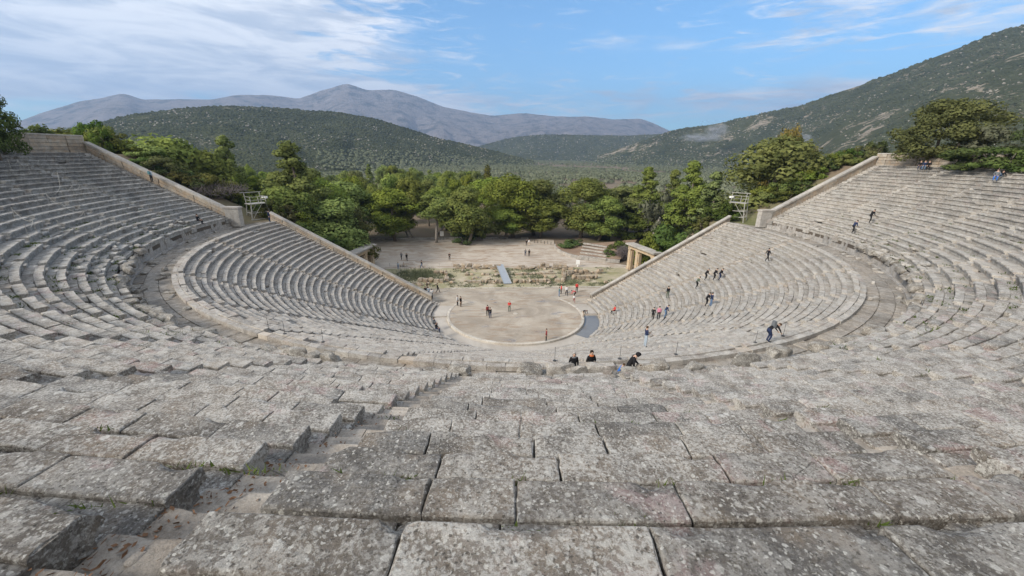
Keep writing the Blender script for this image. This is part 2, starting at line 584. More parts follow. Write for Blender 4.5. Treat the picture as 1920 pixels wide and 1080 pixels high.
def seat_z(x, y):
    """height of the stone surface (seat tops) under a point, nan outside the seating"""
    r = np.hypot(x, y); a = abs(np.arctan2(x, -y))
    if r < LO_R:
        return 0.0
    if r < LO_R+LO_P*LO_N:
        if a > lo_end(r):
            return float('nan')
        return LO_Z*(int((r-LO_R)/LO_P)+1)
    if r < UP_R:
        return DIAZ_Z if a < UP_END else float('nan')
    if r < UP_TOP and a < UP_END:
        return UP_Z0+UP_Z*int((r-UP_R)/UP_P)
    return float('nan')


def seat_at(px, py):
    """first point of the seating met by the line of sight"""
    d = ray(px, py); d = d/np.linalg.norm(d)
    for t in np.arange(2.5, 140, .05):
        p = CAM+d*t
        z = seat_z(p[0], p[1])
        if z == z and p[2] <= z:
            return np.array([p[0], p[1], z])
        if p[2] < 0:
            break
    return at(px, py, 0)


def bearing_at(px, r, py=600):
    """point at radius r along the bearing of an image column"""
    d = ray(px, py); d = d[:2]/np.hypot(d[0], d[1])
    b = CAM[:2]@d; c = CAM[:2]@CAM[:2]-r*r
    t = [-b-math.sqrt(b*b-c), -b+math.sqrt(b*b-c)]
    t = t[0] if t[0] > 0 else t[1]
    return CAM[:2]+d*t


def ground(x, y):
    x = np.asarray(x, float); y = np.asarray(y, float)
    r = np.hypot(x, y)
    base = np.where(r < 37.4, np.clip((r-12.4)*.498, 0, 99), np.where(r < 41, 12.2, np.clip(12.2+(r-41)*.52, 0, 21.6)))
    base = np.where(r > 58, 21.6+(r-58)*.03, base)
    line = np.where(r < 39, lo_line_y(x), np.abs(x)*.1+2)
    d = y-line
    d0 = 6.0*sstep(33, 39, r)
    L = 10+4*sstep(50, 80, r)
    fall = 1-sstep(d0, d0+L, d)
    base = np.where((d > 0) & (r < 40), base*sstep(25, 37, np.abs(x)), base)
    z = base*fall
    inside = (d < .3) & (r < 58.8) & (r > 11)
    z = np.where(inside, np.where(r < 12.6, -.5, base-1.1), z)
    z = np.where((r <= 13.2) & (d < .3), -.5, z)
    far = np.hypot(x, y-20)
    z = z-3.0*sstep(120, 420, far)
    z = np.where((r > 60) & (y > 56), z+.35*(fbm(x*.05, y*.05, 3)-.5)*sstep(56, 70, y), z)
    return z


# ------------------------------------------------------------------ terrain
def terrain():
    rad = np.concatenate([np.arange(0.5, 80, .8), np.geomspace(80, 900, 70)[1:], np.geomspace(900, 15000, 22)[1:]])
    na = 300
    an = np.arange(na)*2*math.pi/na
    A, RR = np.meshgrid(an, rad)
    X = RR*np.sin(A); Y = RR*np.cos(A)
    Z = ground(X, Y)
    V = np.stack([X, Y, Z], -1).reshape(-1, 3)
    nr = len(rad)
    i, j = np.meshgrid(np.arange(nr-1), np.arange(na), indexing='ij')
    q = np.stack([i*na+j, i*na+(j+1) % na, (i+1)*na+(j+1) % na, (i+1)*na+j], -1).reshape(-1, 4)
    structure(arr_obj('ground', V, q[:, ::-1].copy(), GROUND, True))


terrain()


def ridge(name, pts, Dc, Db, zb, mat, rough, power=1.25, az_n=360, t_n=70, seed=1, az_ext=None, gully=1.0, over=1.35):
    """a hill whose crest follows a skyline: pts are skyline points, Dc crest distance, Db where it starts to rise"""
    A = []; E = []
    for px, py in pts:
        a, e = azel(px, py); A.append(a); E.append(e)
    A = np.array(A); E = np.array(E)
    azs = np.linspace(A[0], A[-1], az_n)
    e = np.interp(azs, A, E)
    k = np.exp(-.5*(np.arange(-4, 5)/1.8)**2); k /= k.sum()
    e = np.convolve(np.pad(e, 4, 'edge'), k, 'valid')
    Dcv = Dc*(1+.10*(fbm(azs*4, azs*0+seed, seed, 2)-.5))
    H = CAM[2]+Dcv*e
    Db = np.interp(azs, [azel(p, 300)[0] for p, _ in Db], [q for _, q in Db])[None, :] if isinstance(Db, list) else Db
    T = np.concatenate([np.linspace(0, 1, t_n), np.linspace(1, over, 10)[1:]])
    tt, aa = np.meshgrid(T, np.arange(az_n), indexing='ij')
    Dist = Db+(Dcv[None, :]-Db)*T[:, None]
    azg = np.repeat(azs[None, :], len(T), 0)
    X = CAM[0]+Dist*np.sin(azg); Y = CAM[1]+Dist*np.cos(azg)
    prof = np.where(T <= 1, np.clip(T, 0, 1)**power, 1-(T-1)*1.0)[:, None]
    Z = zb+(H[None, :]-zb)*prof
    s = rough
    lat = azg*Dc/ (s*9)
    rid = 1-np.abs(2*fbm(lat, Dist/(s*22), seed+5, 5)-1)
    wgt = np.sin(np.clip(T, 0, 1)*math.pi)[:, None]*.9
    Z = Z-gully*s*1.6*(rid-.35)*wgt*np.clip((H[None, :]-zb)/(s*4), 0.1, 1)
    Z = Z+s*.16*(fbm(X/(s*1.3), Y/(s*1.3), seed+9, 4)-.5)*np.clip(prof*3, 0, 1)
    V = np.stack([X, Y, Z], -1)
    nr = len(T)
    i, j = np.meshgrid(np.arange(nr-1), np.arange(az_n-1), indexing='ij')
    q = np.stack([i*az_n+j, i*az_n+j+1, (i+1)*az_n+j+1, (i+1)*az_n+j], -1).reshape(-1, 4)
    structure(arr_obj(name, V.reshape(-1, 3), q[:, ::-1].copy(), mat, True))
    return V


sky_mount = [(-260, 300), (-120, 262), (0, 240), (65, 216), (150, 190), (200, 181), (231, 174), (268, 187), (330, 186), (400, 187), (440, 178), (510, 179),
             (560, 186), (600, 170), (650, 157), (675, 165), (690, 169), (740, 168), (780, 180), (830, 200), (880, 210), (920, 217),
             (980, 212), (1040, 219), (1100, 218), (1150, 224), (1200, 222), (1225, 231), (1252, 244), (1330, 272), (1420, 300)]
MOUNT = ridge('mountain', sky_mount, 6400, 2900, -10, MOUNTM, 115, 1.15, 520, 110, 3, gully=1.7)
sky_mid = [(780, 300), (880, 279), (920, 268), (960, 258), (1020, 252), (1100, 253), (1180, 254), (1240, 251), (1300, 247), (1380, 252), (1460, 275)]
MID = ridge('hill', sky_mid, 2300, 1600, -5, HILLM, 30, 1.2, 200, 50, 8)
sky_left = [(-420, 330), (-150, 292), (20, 262), (120, 243), (170, 233), (250, 215), (330, 204), (400, 199), (450, 199), (520, 202), (590, 208), (640, 211), (700, 222),
            (760, 240), (820, 259), (880, 272), (940, 287), (1000, 303)]
LEFT = ridge('hill', sky_left, 1050, [(-420, 330), (560, 430), (800, 700), (1000, 900)], -4, HILLM, 18, 1.15, 320, 70, 13, gully=.8)
sky_right = [(1120, 292), (1180, 272), (1240, 253), (1265, 243), (1350, 231), (1420, 214), (1500, 199), (1570, 174), (1640, 150), (1700, 129), (1760, 104), (1820, 80),
             (1880, 57), (1920, 47), (2050, 5), (2250, -60), (2600, -170)]
RIGHT = ridge('hillside', sky_right, 1500, [(1120, 1150), (1400, 1000), (1560, 520), (1720, 230), (2600, 200)], -4, RHILLM, 26, 1.3, 360, 90, 21, gully=.9)


def icosa():
    p = (1+5**.5)/2
    v = np.array([(-1, p, 0), (1, p, 0), (-1, -p, 0), (1, -p, 0), (0, -1, p), (0, 1, p), (0, -1, -p), (0, 1, -p), (p, 0, -1), (p, 0, 1), (-p, 0, -1), (-p, 0, 1)], float)
    v /= np.linalg.norm(v[0])
    f = np.array([(0, 11, 5), (0, 5, 1), (0, 1, 7), (0, 7, 10), (0, 10, 11), (1, 5, 9), (5, 11, 4), (11, 10, 2), (10, 7, 6), (7, 1, 8),
                  (3, 9, 4), (3, 4, 2), (3, 2, 6), (3, 6, 8), (3, 8, 9), (4, 9, 5), (2, 4, 11), (6, 2, 10), (8, 6, 7), (9, 8, 1)])
    return v, f


def scatter_bushes(name, P, size, mat, label, cat, squash=.75):
    v0, f0 = icosa()
    n = len(P)
    th = rng.random(n)*6.28
    jit = 1+.55*(rng.random((n, 12))-.5)
    v = v0[None]*jit[:, :, None]
    c, s = np.cos(th)[:, None], np.sin(th)[:, None]
    x = v[:, :, 0]*c-v[:, :, 1]*s; y = v[:, :, 0]*s+v[:, :, 1]*c
    V = np.stack([x*size[:, None], y*size[:, None], v[:, :, 2]*size[:, None]*squash], -1)+P[:, None, :]
    F = (f0[None]+(np.arange(n)*12)[:, None, None]).reshape(-1, 3)
    return stuff(arr_obj(name, V.reshape(-1, 3), F, mat, False), label, cat)


def sample_grid(G, n, tmin, tmax, dens=None, thr=.28):
    nr, na = G.shape[:2]
    i = rng.random(n)**.62*(tmax-tmin)+tmin
    i = i*(nr-1)*1.0
    j = rng.random(n)*(na-1.001)
    i0 = np.clip(i.astype(int), 0, nr-2); j0 = j.astype(int)
    fi = (i-i0)[:, None]; fj = (j-j0)[:, None]
    p = (G[i0, j0]*(1-fi)+G[i0+1, j0]*fi)*(1-fj)+(G[i0, j0+1]*(1-fi)+G[i0+1, j0+1]*fi)*fj
    if dens is not None:
        k = fbm(p[:, 0]*dens, p[:, 1]*dens, 77, 4)
        p = p[k > thr+.12*rng.random(n)]
    return p


def hill_scrub():
    a = sample_grid(LEFT, 46000, .04, .94, .012, .16)
    b = sample_grid(RIGHT, 70000, .03, .95, .010, .35)
    c = sample_grid(MID, 15000, .05, .93, .006)
    P = np.concatenate([a, b, c])
    D = np.hypot(P[:, 0]-CAM[0], P[:, 1]-CAM[1])
    size = (.45+1.7*rng.random(len(P))**3)*(.65+D/1000.)
    scatter_bushes('hillside_scrub', P, size, F_SCRUB, 'dark green scrub dotted over the rocky hillsides', 'scrub')


    a = sample_grid(LEFT, 5500, .06, .93, .018, .46)
    b = sample_grid(RIGHT, 5000, .10, .96, .016, .46)
    c = sample_grid(MID, 1600, .05, .93)
    P = np.concatenate([a, b, c])
    D = np.hypot(P[:, 0]-CAM[0], P[:, 1]-CAM[1])
    size = (.35+1.1*rng.random(len(P))**3)*(.45+D/1000.)
    P[:, 2] += size*.55
    scatter_bushes('hillside_boulders', P, size, HROCK, 'pale limestone outcrops speckling the scrubby hillsides', 'rocks', .8)


hill_scrub()


# ------------------------------------------------------------------ seating
def blocks(mb, r0, z0, edges, prof, nu, tone, seed, jr=.012, jz=.012, jt=.012, chip=.02, gap=.012, drop=None, endbevel=.02):
    """a curved run of stone blocks. edges: block joint angles; prof: (r offset, z offset) outline from front-bottom over the top to back-bottom"""
    prof = np.asarray(prof, float)
    M = len(prof)
    for b in range(len(edges)-1):
        a0, a1 = edges[b]+gap/r0*.5, edges[b+1]-gap/r0*.5
        if a1-a0 < .05/r0:
            continue
        dz = random.uniform(-jz, jz); dr = random.uniform(-jr, jr)
        tl = random.uniform(-jt, jt); tr_ = random.uniform(-jt, jt)
        if drop and random.random() < drop[0]:
            if random.random() < drop[1]:
                continue
            dz -= random.uniform(.05, .17); tl *= 4; tr_ *= 4
        w = (a1-a0)*r0
        eb = min(endbevel/w, .2)
        u = np.concatenate([[0, eb], np.linspace(eb, 1-eb, nu+1)[1:-1], [1-eb, 1]])
        U = len(u)
        shr = np.zeros(U); shr[0] = shr[-1] = endbevel
        rc = prof[:, 0].mean(); zc = prof[:, 1].min()
        ang = a0+(a1-a0)*u
        s = ang*r0
        PR = np.repeat(prof[None, :, 0], U, 0); PZ = np.repeat(prof[None, :, 1], U, 0)
        # shrink the end sections a little towards the middle so that ends read as worn
        PR = PR+(rc-PR)*shr[:, None]*.8
        PZ = np.where(PZ > zc+.02, PZ-shr[:, None]*.8, PZ)
        S = np.repeat(s[:, None], M, 1)
        if chip:
            n1 = vnoise(S*5.0+seed, PR*6.0+b*3.7+PZ*5, seed)-.5
            n2 = vnoise(S*1.7+seed, PR*2.0+b*1.3, seed+5)-.5
            n3 = vnoise(S*13.0, PR*12+PZ*13, seed+9)-.5
            top = (PZ > zc+.05)
            PZ = PZ+top*(n2*chip*1.1+n1*chip*.7+n3*chip*.45)
            PR = PR+(n1*chip*1.2+n2*chip*1.3+n3*chip*.7)*(PZ > zc+.01)
            # chipped front arris
            front = np.exp(-((PR-prof[:, 0].min())/.07)**2)*np.exp(-((PZ-prof[:, 1].max())/.08)**2)
            ch = np.clip(vnoise(S*3.1+seed*1.7, S*0+b, seed+21)-.60, 0, 1)*4.0
            PZ = PZ-front*ch*chip*2.2
            PR = PR+front*ch*chip*2.2
            # worn corners
            endw = np.exp(-(np.minimum(u, 1-u)*w/.07)**2)[:, None]
            cw = random.uniform(0, 1)**2*1.5
            PZ = PZ-endw*top*cw*chip*.9
        PZ = PZ+dz+tl*(PR-rc)+tr_*((u-.5)*w)[:, None]
        rr = r0+PR+dr
        A2 = np.repeat(ang[:, None], M, 1)
        if chip > .015:
            en = (vnoise(PR*9+b*7, PZ*9, seed+31)-.5)*.03/r0
            en2 = np.zeros(U); en2[:2] = 1; en2[-2:] = -1
            A2 = A2+en*en2[:, None]+np.abs(en2[:, None])*0
        V = np.stack([rr*np.sin(A2), -rr*np.cos(A2), z0+PZ], -1).reshape(-1, 3)
        f = [(i*M+j, (i+1)*M+j, (i+1)*M+j+1, i*M+j+1) for i in range(U-1) for j in range(M-1)]
        f += [tuple(range(M)), tuple(range((U-1)*M+M-1, (U-1)*M-1, -1))]
        mb.add(V, f, 0, float(np.clip(tone+random.gauss(0, .20), 0, 1)))


def joints(a0, a1, r, wmin=.8, wmax=1.5):
    L = abs(a1-a0)*r
    n = max(1, int(round(L/random.uniform((wmin+wmax)/2*.92, (wmin+wmax)/2*1.08))))
    e = np.linspace(0, 1, n+1)
    if n > 1:
        e[1:-1] += np.array([random.uniform(-.22, .22) for _ in range(n-1)])/n
    return a0+(a1-a0)*e


def seat_prof(level, rise, depth):
    H = rise+.10
    if level == 2:
        front = [(.10, -H), (.10, -.19), (.03, -.165), (.0, -.14), (-.002, -.07), (0, -.020), (.006, -.006), (.018, 0)]
        top = [(x, 0) for x in np.linspace(.06, depth-.03, 9)]
        return front+top+[(depth-.012, -.006), (depth, -.02), (depth, -.12), (depth, -H)]
    if level == 1:
        return [(.10, -H), (.10, -.18), (0, -.14), (0, -.02), (.015, 0), (depth*.35, 0), (depth*.7, 0), (depth-.02, 0), (depth, -.02), (depth, -H)]
    return [(.10, -H), (.10, -.17), (0, -.13), (0, -.015), (.015, 0), (depth-.02, 0), (depth, -.03), (depth, -H)]


NEAR_JOINTS = {16: [(300, 980), (757, 984), (1215, 985), (1642, 975), (2100, 985)],
               15: [(480, 940), (797, 940), (967, 940), (1283, 940), (1655, 940), (1868, 940), (2250, 940)],
               14: [(640, 872), (823, 872), (1048, 872), (1352, 872), (1545, 872), (1840, 872), (2080, 872)]}


def near_edges(k, a0, a1):
    if k not in NEAR_JOINTS:
        return None
    z = UP_Z0+UP_Z*k
    an = []
    for px, py in NEAR_JOINTS[k]:
        p = at(px, py, z)
        an.append(math.atan2(p[0], -p[1]))
    an = [a for a in an if a0+.008 < a < a1-.008]
    if not an:
        return None
    return np.array([a0]+an+[a1])


def lod(r, a, z):
    p = pol(r, a, z)
    d = np.linalg.norm(p-CAM)
    return (2, d) if d < 7.5 else ((1, d) if d < 20 else (0, d))


def seat_row(parent, r, z, rise, pitch, a0, a1, mat, seed, tone, k=None, depth=.43, ragged=0.0, foot_drop=.055):
    mb = MB()
    am = (a0+a1)/2
    # level of detail from the nearest point of the run
    ca = math.atan2(CAM[0], -CAM[1])
    an = min(max(ca, a0), a1)
    lv, dist = lod(r, an, z)
    e = near_edges(k, a0, a1) if k is not None else None
    if e is None:
        e = joints(a0, a1, r, .85, 1.45)
    nu = {2: 26, 1: 10, 0: 4}[lv]
    ch = {2: .016, 1: .015, 0: .016}[lv]
    drop = (.014+ragged, .07+ragged*.15)
    if ragged > .5:
        drop = (.75, .8)
    elif ragged == .001:
        drop = None
    if lv == 2:
        drop = (.025, .0)
    blocks(mb, r, z, e, seat_prof(lv, rise, depth), nu, tone, seed, .010+min(ragged, .2)*.1, .008+min(ragged, .2)*.07, .008+min(ragged, .2)*.12, ch, (.020, .026, .030)[lv], drop, .010)
    # foot slabs behind the seats, a little lower
    fz = -foot_drop
    fp = [(depth+.012, -.32), (depth+.012, fz), (depth+.10, fz+.005), (pitch-.05, fz), (pitch+.075, fz), (pitch+.075, -.32)]
    blocks(mb, r, z, joints(a0, a1, r, .7, 1.2), fp, max(3, nu//2), tone-.12, seed+3, .004, .012, .012, ch*.8, .016, (.02, 0), .01)
    o = mb.build('seat_row', mat, parent, False, True)
    return o


def stair_mesh(parent, rows, ang, hw, mat, seed, label=None):
    """two steps per row; ang(r) gives the centre line"""
    mb = MB()
    for (r, z, rise, pitch) in rows:
        for q in range(2):
            rr = r+pitch*.5*q-.02
            zz = z-rise*.74+rise*.5*q
            am = ang(rr)
            lv, d = lod(rr, am, zz)
            h = hw/rr
            dp = pitch*.5+.05
            prof = [(0, -.5), (0, -.03), (.02, 0), (dp*.5, 0), (dp, .004), (dp, -.5)]
            if lv == 2:
                prof = [(0, -.5), (0, -.1), (-.002, -.03), (.012, -.006), (.03, 0)]+[(x, 0) for x in np.linspace(.07, dp, 6)]+[(dp, -.5)]
            e = np.array([am-h, am+h]) if random.random() < .6 or d > 25 else np.array([am-h, am+h*random.uniform(-.3, .3), am+h])
            blocks(mb, rr, zz, e, prof, {2: 16, 1: 6, 0: 3}[lv], random.choice((.1, .5, .9)), seed, .01, .012, .014, {2: .004, 1: .006, 0: .008}[lv], .012, None, .004)
    return mb.build('staircase', mat, parent, False, True)


SIDE = {-1: 'left', 0: 'middle', 1: 'right'}


def upper_tier():
    root = empty('upper_seating_tier', (0, 0, UP_Z0))
    tag(root, 'steep upper tier of worn grey stone seat rows above the curved walkway', 'seating')
    inv = Vector((0, 0, -UP_Z0))
    stairs = [R(8.5)*k for k in range(-11, 12)]
    stairs[0], stairs[-1] = -UP_END+.009, UP_END-.009
    rows = [(UP_R+UP_P*k, UP_Z0+UP_Z*k, UP_Z, UP_P) for k in range(UP_N)]
    for wd in range(22):
        we = empty('seating_wedge', (0, 0, 0), 0, root)
        a_mid = (stairs[wd]+stairs[wd+1])/2
        deg = math.degrees(a_mid)
        mat = STONE_LEFT if deg < -50 else (STONE_RIGHT if deg > 42 else STONE_NEAR)
        we.location = inv
        for k, (r, z, rise, pitch) in enumerate(rows):
            h0 = .34/r if wd > 0 else .62/r
            h1 = .47/r if wd < 21 else .62/r
            rag = 0.0
            if k < 2:
                rag = (.6 if k == 0 else .16) if abs(deg) < 66 else .001
            elif k < 4:
                rag = .07
            if deg < -30 and k < 6 and deg > -85:
                rag = max(rag, .10)
            n_t = .62 if k < 9 else (.40 if k < 13 else (.20 if k < 15 else .02))
            seat_row(we, r, z, rise, pitch, stairs[wd]+h0, stairs[wd+1]-h1, mat, wd*40+k, n_t, k, .43, rag)
    for i, a in enumerate(stairs):
        o = stair_mesh(root, rows, lambda r, a=a: a, .53, STEP if abs(i-11) < 6 else (STONE_LEFT if i < 8 else STONE_RIGHT), 900+i)
        o.location = inv
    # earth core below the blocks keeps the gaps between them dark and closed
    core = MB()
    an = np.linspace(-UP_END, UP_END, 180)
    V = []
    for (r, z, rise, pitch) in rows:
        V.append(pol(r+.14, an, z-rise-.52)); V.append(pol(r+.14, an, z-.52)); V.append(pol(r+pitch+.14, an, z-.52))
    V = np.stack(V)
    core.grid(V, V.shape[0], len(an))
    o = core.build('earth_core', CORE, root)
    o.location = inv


def lower_tier():
    root = empty('lower_seating_tier', (0, 0, 0))
    tag(root, 'lower bowl of pale stone seat rows curving round the orchestra', 'seating')
    rows = [(LO_R+LO_P*k, LO_Z*(k+1), LO_Z, LO_P) for k in range(LO_N)]
    for wd in range(12):
        we = empty('seating_wedge', (0, 0, 0), 0, root)
        for k, (r, z, rise, pitch) in enumerate(rows):
            s0, s1 = lo_stair(wd-6, r), lo_stair(wd-5, r)
            h0 = .42/r if wd > 0 else .55/r
            h1 = .42/r if wd < 11 else .55/r
            deg = math.degrees((s0+s1)/2)
            mat = STONE_RIGHT if deg > 15 else STONE_LOW
            rag = .12 if k > 31 else .025
            seat_row(we, r, z, rise, pitch, s0+h0, s1-h1, mat, 3000+wd*40+k, .55, None, .40, rag, .05)
    for i in range(13):
        stair_mesh(root, rows, lambda r, i=i: lo_stair(i-6, r), .44 if 0 < i < 12 else .5, STEP, 5000+i)
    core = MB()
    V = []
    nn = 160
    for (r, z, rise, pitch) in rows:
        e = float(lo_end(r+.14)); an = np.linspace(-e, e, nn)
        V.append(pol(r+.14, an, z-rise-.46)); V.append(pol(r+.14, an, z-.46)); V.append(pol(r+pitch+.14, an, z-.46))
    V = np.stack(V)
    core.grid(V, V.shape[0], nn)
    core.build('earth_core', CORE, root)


upper_tier()
lower_tier()


# walkway (diazoma)
def walkway():
    mb = MB()
    r0, r1 = LO_R+LO_P*LO_N-.02, UP_R+.02
    seed = 70
    for ra, rb in ((r0, r0+.95), (r0+.98, r0+1.9), (r0+1.93, r1)):
        e = joints(-R(106), R(106), (ra+rb)/2, .8, 1.7)
        blocks(mb, ra, DIAZ_Z, e, [(0, -.3), (0, -.02), (.02, 0), ((rb-ra)/2, 0), (rb-ra-.01, 0), (rb-ra, -.3)], 4, .55, seed, .0, .012, .01, .025, .02, (.05, 0))
        seed += 1
    an = np.linspace(-R(107), R(107), 200)
    V = np.stack([pol(r0-.2, an, DIAZ_Z-.09), pol(r1+.3, an, DIAZ_Z-.09)])
    mb.grid(V, 2, len(an))
    structure(mb.build('walkway', WALKM, None, False, True))


walkway()


def podium():
    mb = MB()
    e = joints(-UP_END, UP_END, UP_R, .75, 1.05)
    H = UP_Z0-DIAZ_Z
    prof = [(.10, -H-.1), (.10, -H+.10), (.13, -H+.12), (.15, -.42), (.12, -.36), (.34, -.36), (.34, -H-.1)]
    blocks(mb, UP_R, UP_Z0, e, prof, 4, .6, 88, .03, .03, .012, .03, .035, None)
    # base course
    blocks(mb, UP_R-.14, DIAZ_Z+.02, joints(-UP_END, UP_END, UP_R, 1, 1.6), [(0, -.2), (0, .12), (.03, .14), (.22, .14), (.22, -.2)], 4, .6, 89, .01, .01, .01, .02, .02, (.03, .4))
    o = mb.build('podium_wall', PODIUM, None, False, True)
    tag(o, 'curved wall of upright stone slabs between the walkway and the upper seats', 'wall')


podium()


def wall_run(name, pts, thick, zb_f, label, mat, cop_mat, cop=True, course=.5, seed=1, cop_h=.28, cop_over=.10, cap=None):
    """coursed stone wall along pts [(x, y, ztop)], with a coping child"""
    mb = MB(); cp = MB()
    pts = np.asarray(pts, float)
    for i in range(len(pts)-1):
        a, b = pts[i], pts[i+1]
        L = math.hypot(b[0]-a[0], b[1]-a[1]); n = max(1, int(L/1.15))
        d = (b[:2]-a[:2])/L; rz = math.atan2(d[1], d[0])
        sl = (b[2]-a[2])/L
        for q in range(n):
            t0, t1 = q/n, (q+1)/n
            m_ = a+(b-a)*(t0+t1)/2
            zt = m_[2]
            zb = zb_f(m_[0], m_[1])
            ll = L/n
            k = max(1, int(round((zt-zb)/course)))
            for c in range(k):
                h = (zt-zb)/k
                sx = ll*(1+random.uniform(-.04, .0))-.03
                z0 = zb+h*c
                sh = random.uniform(-.055, .045)
                lift = sl*ll/2
                x = sx/2; y = thick/2+sh; z = h/2-.018
                off = ll*.5*(c % 2)
                ctr = np.array([m_[0]+d[0]*off*0, m_[1]+d[1]*off*0, z0+h/2])
                p = np.array([(-x, -y, -z-lift), (x, -y, -z+lift), (x, y, -z+lift), (-x, y, -z-lift), (-x, -y, z-lift), (x, -y, z+lift), (x, y, z+lift), (-x, y, z-lift)])
                cr, sr = math.cos(rz), math.sin(rz)
                p = p @ np.array([[cr, sr, 0], [-sr, cr, 0], [0, 0, 1]])+ctr
                mb.add(p, [(0, 3, 2, 1), (4, 5, 6, 7), (0, 1, 5, 4), (1, 2, 6, 5), (2, 3, 7, 6), (3, 0, 4, 7)], 0, random.random())
            if q % 1 == 0:
                lift = sl*ll/2; x = ll/2; y = thick/2-.10; z = (zt-zb)/2-.02
                ctr = np.array([m_[0], m_[1], (zt+zb)/2])
                cr, sr = math.cos(rz), math.sin(rz)
                p = np.array([(-x, -y, -z-lift), (x, -y, -z+lift), (x, y, -z+lift), (-x, y, -z-lift), (-x, -y, z-lift), (x, -y, z+lift), (x, y, z+lift), (-x, y, z-lift)])
                p = p @ np.array([[cr, sr, 0], [-sr, cr, 0], [0, 0, 1]])+ctr
                mb.add(p, [(0, 3, 2, 1), (4, 5, 6, 7), (0, 1, 5, 4), (1, 2, 6, 5), (2, 3, 7, 6), (3, 0, 4, 7)], 1, .2)
            if cop:
                x = ll/2-.006; y = thick/2+cop_over+random.uniform(-.01, .01); lift = sl*ll/2
                zz = zt+.003
                p = np.array([(-x, -y, -lift), (x, -y, lift), (x, y, lift), (-x, y, -lift), (-x, -y*.94, cop_h-lift), (x, -y*.94, cop_h+lift), (x, y*.94, cop_h+lift), (-x, y*.94, cop_h-lift)])
                p = p @ np.array([[cr, sr, 0], [-sr, cr, 0], [0, 0, 1]])+np.array([m_[0], m_[1], zz])
                cp.add(p, [(0, 3, 2, 1), (4, 5, 6, 7), (0, 1, 5, 4), (1, 2, 6, 5), (2, 3, 7, 6), (3, 0, 4, 7)], 0, random.random())
    o = mb.build(name, [mat, CORE], None, False, True)
    tag(o, label, 'wall')
    if cop:
        cp.build('coping', cop_mat, o, False, True)
    if cap:
        cap(o)
    return o


def walls():
    for s, nm in ((-1, 'left'), (1, 'right')):
        # upper retaining wall, sloping with the seats, ending in a squared pier
        P = []
        for r in np.linspace(UP_R+.3, UP_TOP+.2, 9):
            a = s*(UP_END+.50/r)
            P.append((r*math.sin(a), -r*math.cos(a), UP_Z0+.40+(r-UP_R)*UP_Z/UP_P+.18))
        x0, y0, z0 = P[0]

        def cap(o, s=s, P=P):
            m = MB()
            d = np.array(P[0])-np.array(P[1]); rz = math.atan2(d[1], d[0])
            m.box((P[0][0]-s*.55, P[0][1], P[0][2]-.9), (1.9, .86, 2.5), rz, tone=.6)
            m.box((P[0][0]-s*.55, P[0][1], P[0][2]+.47), (2.1, 1.04, .22), rz, tone=.8)
            m.build('pier', COPING, o, False, True)
        wall_run('retaining_wall', P, .62, lambda x, y: DIAZ_Z+(math.hypot(x, y)-UP_R)*.49-.6,
                 f'{"sloping" if s < 0 else "long sloping"} ochre stone wall closing the {nm} end of the upper seats', WALLM, COPING, cap=cap)
        # lower retaining wall
        P = []
        for r in np.linspace(13.6, 38.0, 14):
            a = s*(float(lo_end(r))+.42/r)
            P.append((r*math.sin(a), -r*math.cos(a), LO_Z+(r-LO_R)*LO_Z/LO_P+(.36 if s < 0 else .10)))
        wall_run('retaining_wall', P, .46, lambda x, y: -.3 if abs(x) < 29 else (math.hypot(x, y)-14.5)*.498-5.5,
                 f'sloping ochre stone wall with pale coping along the {nm} end of the lower seats', WALLM, COPING, course=.4, cop_h=.22)
        # back wall behind the top row
        e1 = R(72) if s < 0 else R(80)
        P = []
        for a in np.linspace(UP_END+.008, e1, 12):
            P.append(((UP_TOP+.75)*math.sin(s*a), -(UP_TOP+.75)*math.cos(s*a), UP_ZT+1.75+(.25 if s < 0 else -.1)))
        wall_run('back_wall', P, .7, lambda x, y: UP_ZT-.6, f'weathered ochre block wall behind the top row at the {nm} end', WALLM, COPING, course=.42, cop_h=.16, cop_over=.03)


walls()


# ------------------------------------------------------------------ rocks
def rock_mesh(name, size, seed, mat=None, sub=3, boxy=1.0):
    import bmesh
    bm = bmesh.new()
    bmesh.ops.create_icosphere(bm, subdivisions=sub, radius=1.0)
    me = bpy.data.meshes.new(name)
    bm.to_mesh(me); bm.free()
    v = np.zeros(len(me.vertices)*3, np.float32); me.vertices.foreach_get('co', v); v = v.reshape(-1, 3).astype(float)
    p = 2.0+2.6*boxy
    v = v/(np.abs(v)**p).sum(1)[:, None]**(1/p)
    rs = random.Random(seed)
    for _ in range(5):                      # cut facets
        n = np.array([rs.gauss(0, 1), rs.gauss(0, 1), rs.gauss(0, .8)]); n /= np.linalg.norm(n)
        dd = v@n; lim = rs.uniform(.72, .95)
        v = v-np.clip(dd-lim, 0, 9)[:, None]*n
    nz = fbm(v[:, 0]*2.2+seed, v[:, 1]*2.2+v[:, 2]*1.9, seed, 4)-.5
    v = v*(1+.32*nz)[:, None]*np.asarray(size)/2
    v[:, 2] -= v[:, 2].min()+.04
    me.vertices.foreach_set('co', v.astype(np.float32).ravel())
    me.materials.append(mat or ROCK)
    a = me.attributes.new('tone', 'FLOAT', 'POINT')
    a.data.foreach_set('value', np.full(len(v), rs.uniform(.3, .8), np.float32))
    me.update()
    return me


def rock(loc, size, seed, label, group=None, rz=0, mat=None, sub=3, name='boulder', cat='rock', boxy=1.0):
    o = bpy.data.objects.new(name, rock_mesh(name, size, seed, mat, sub, boxy))
    o.location = tuple(float(q) for q in loc); o.rotation_euler = (0, 0, rz)
    col.objects.link(o)
    return tag(o, label, cat, group)


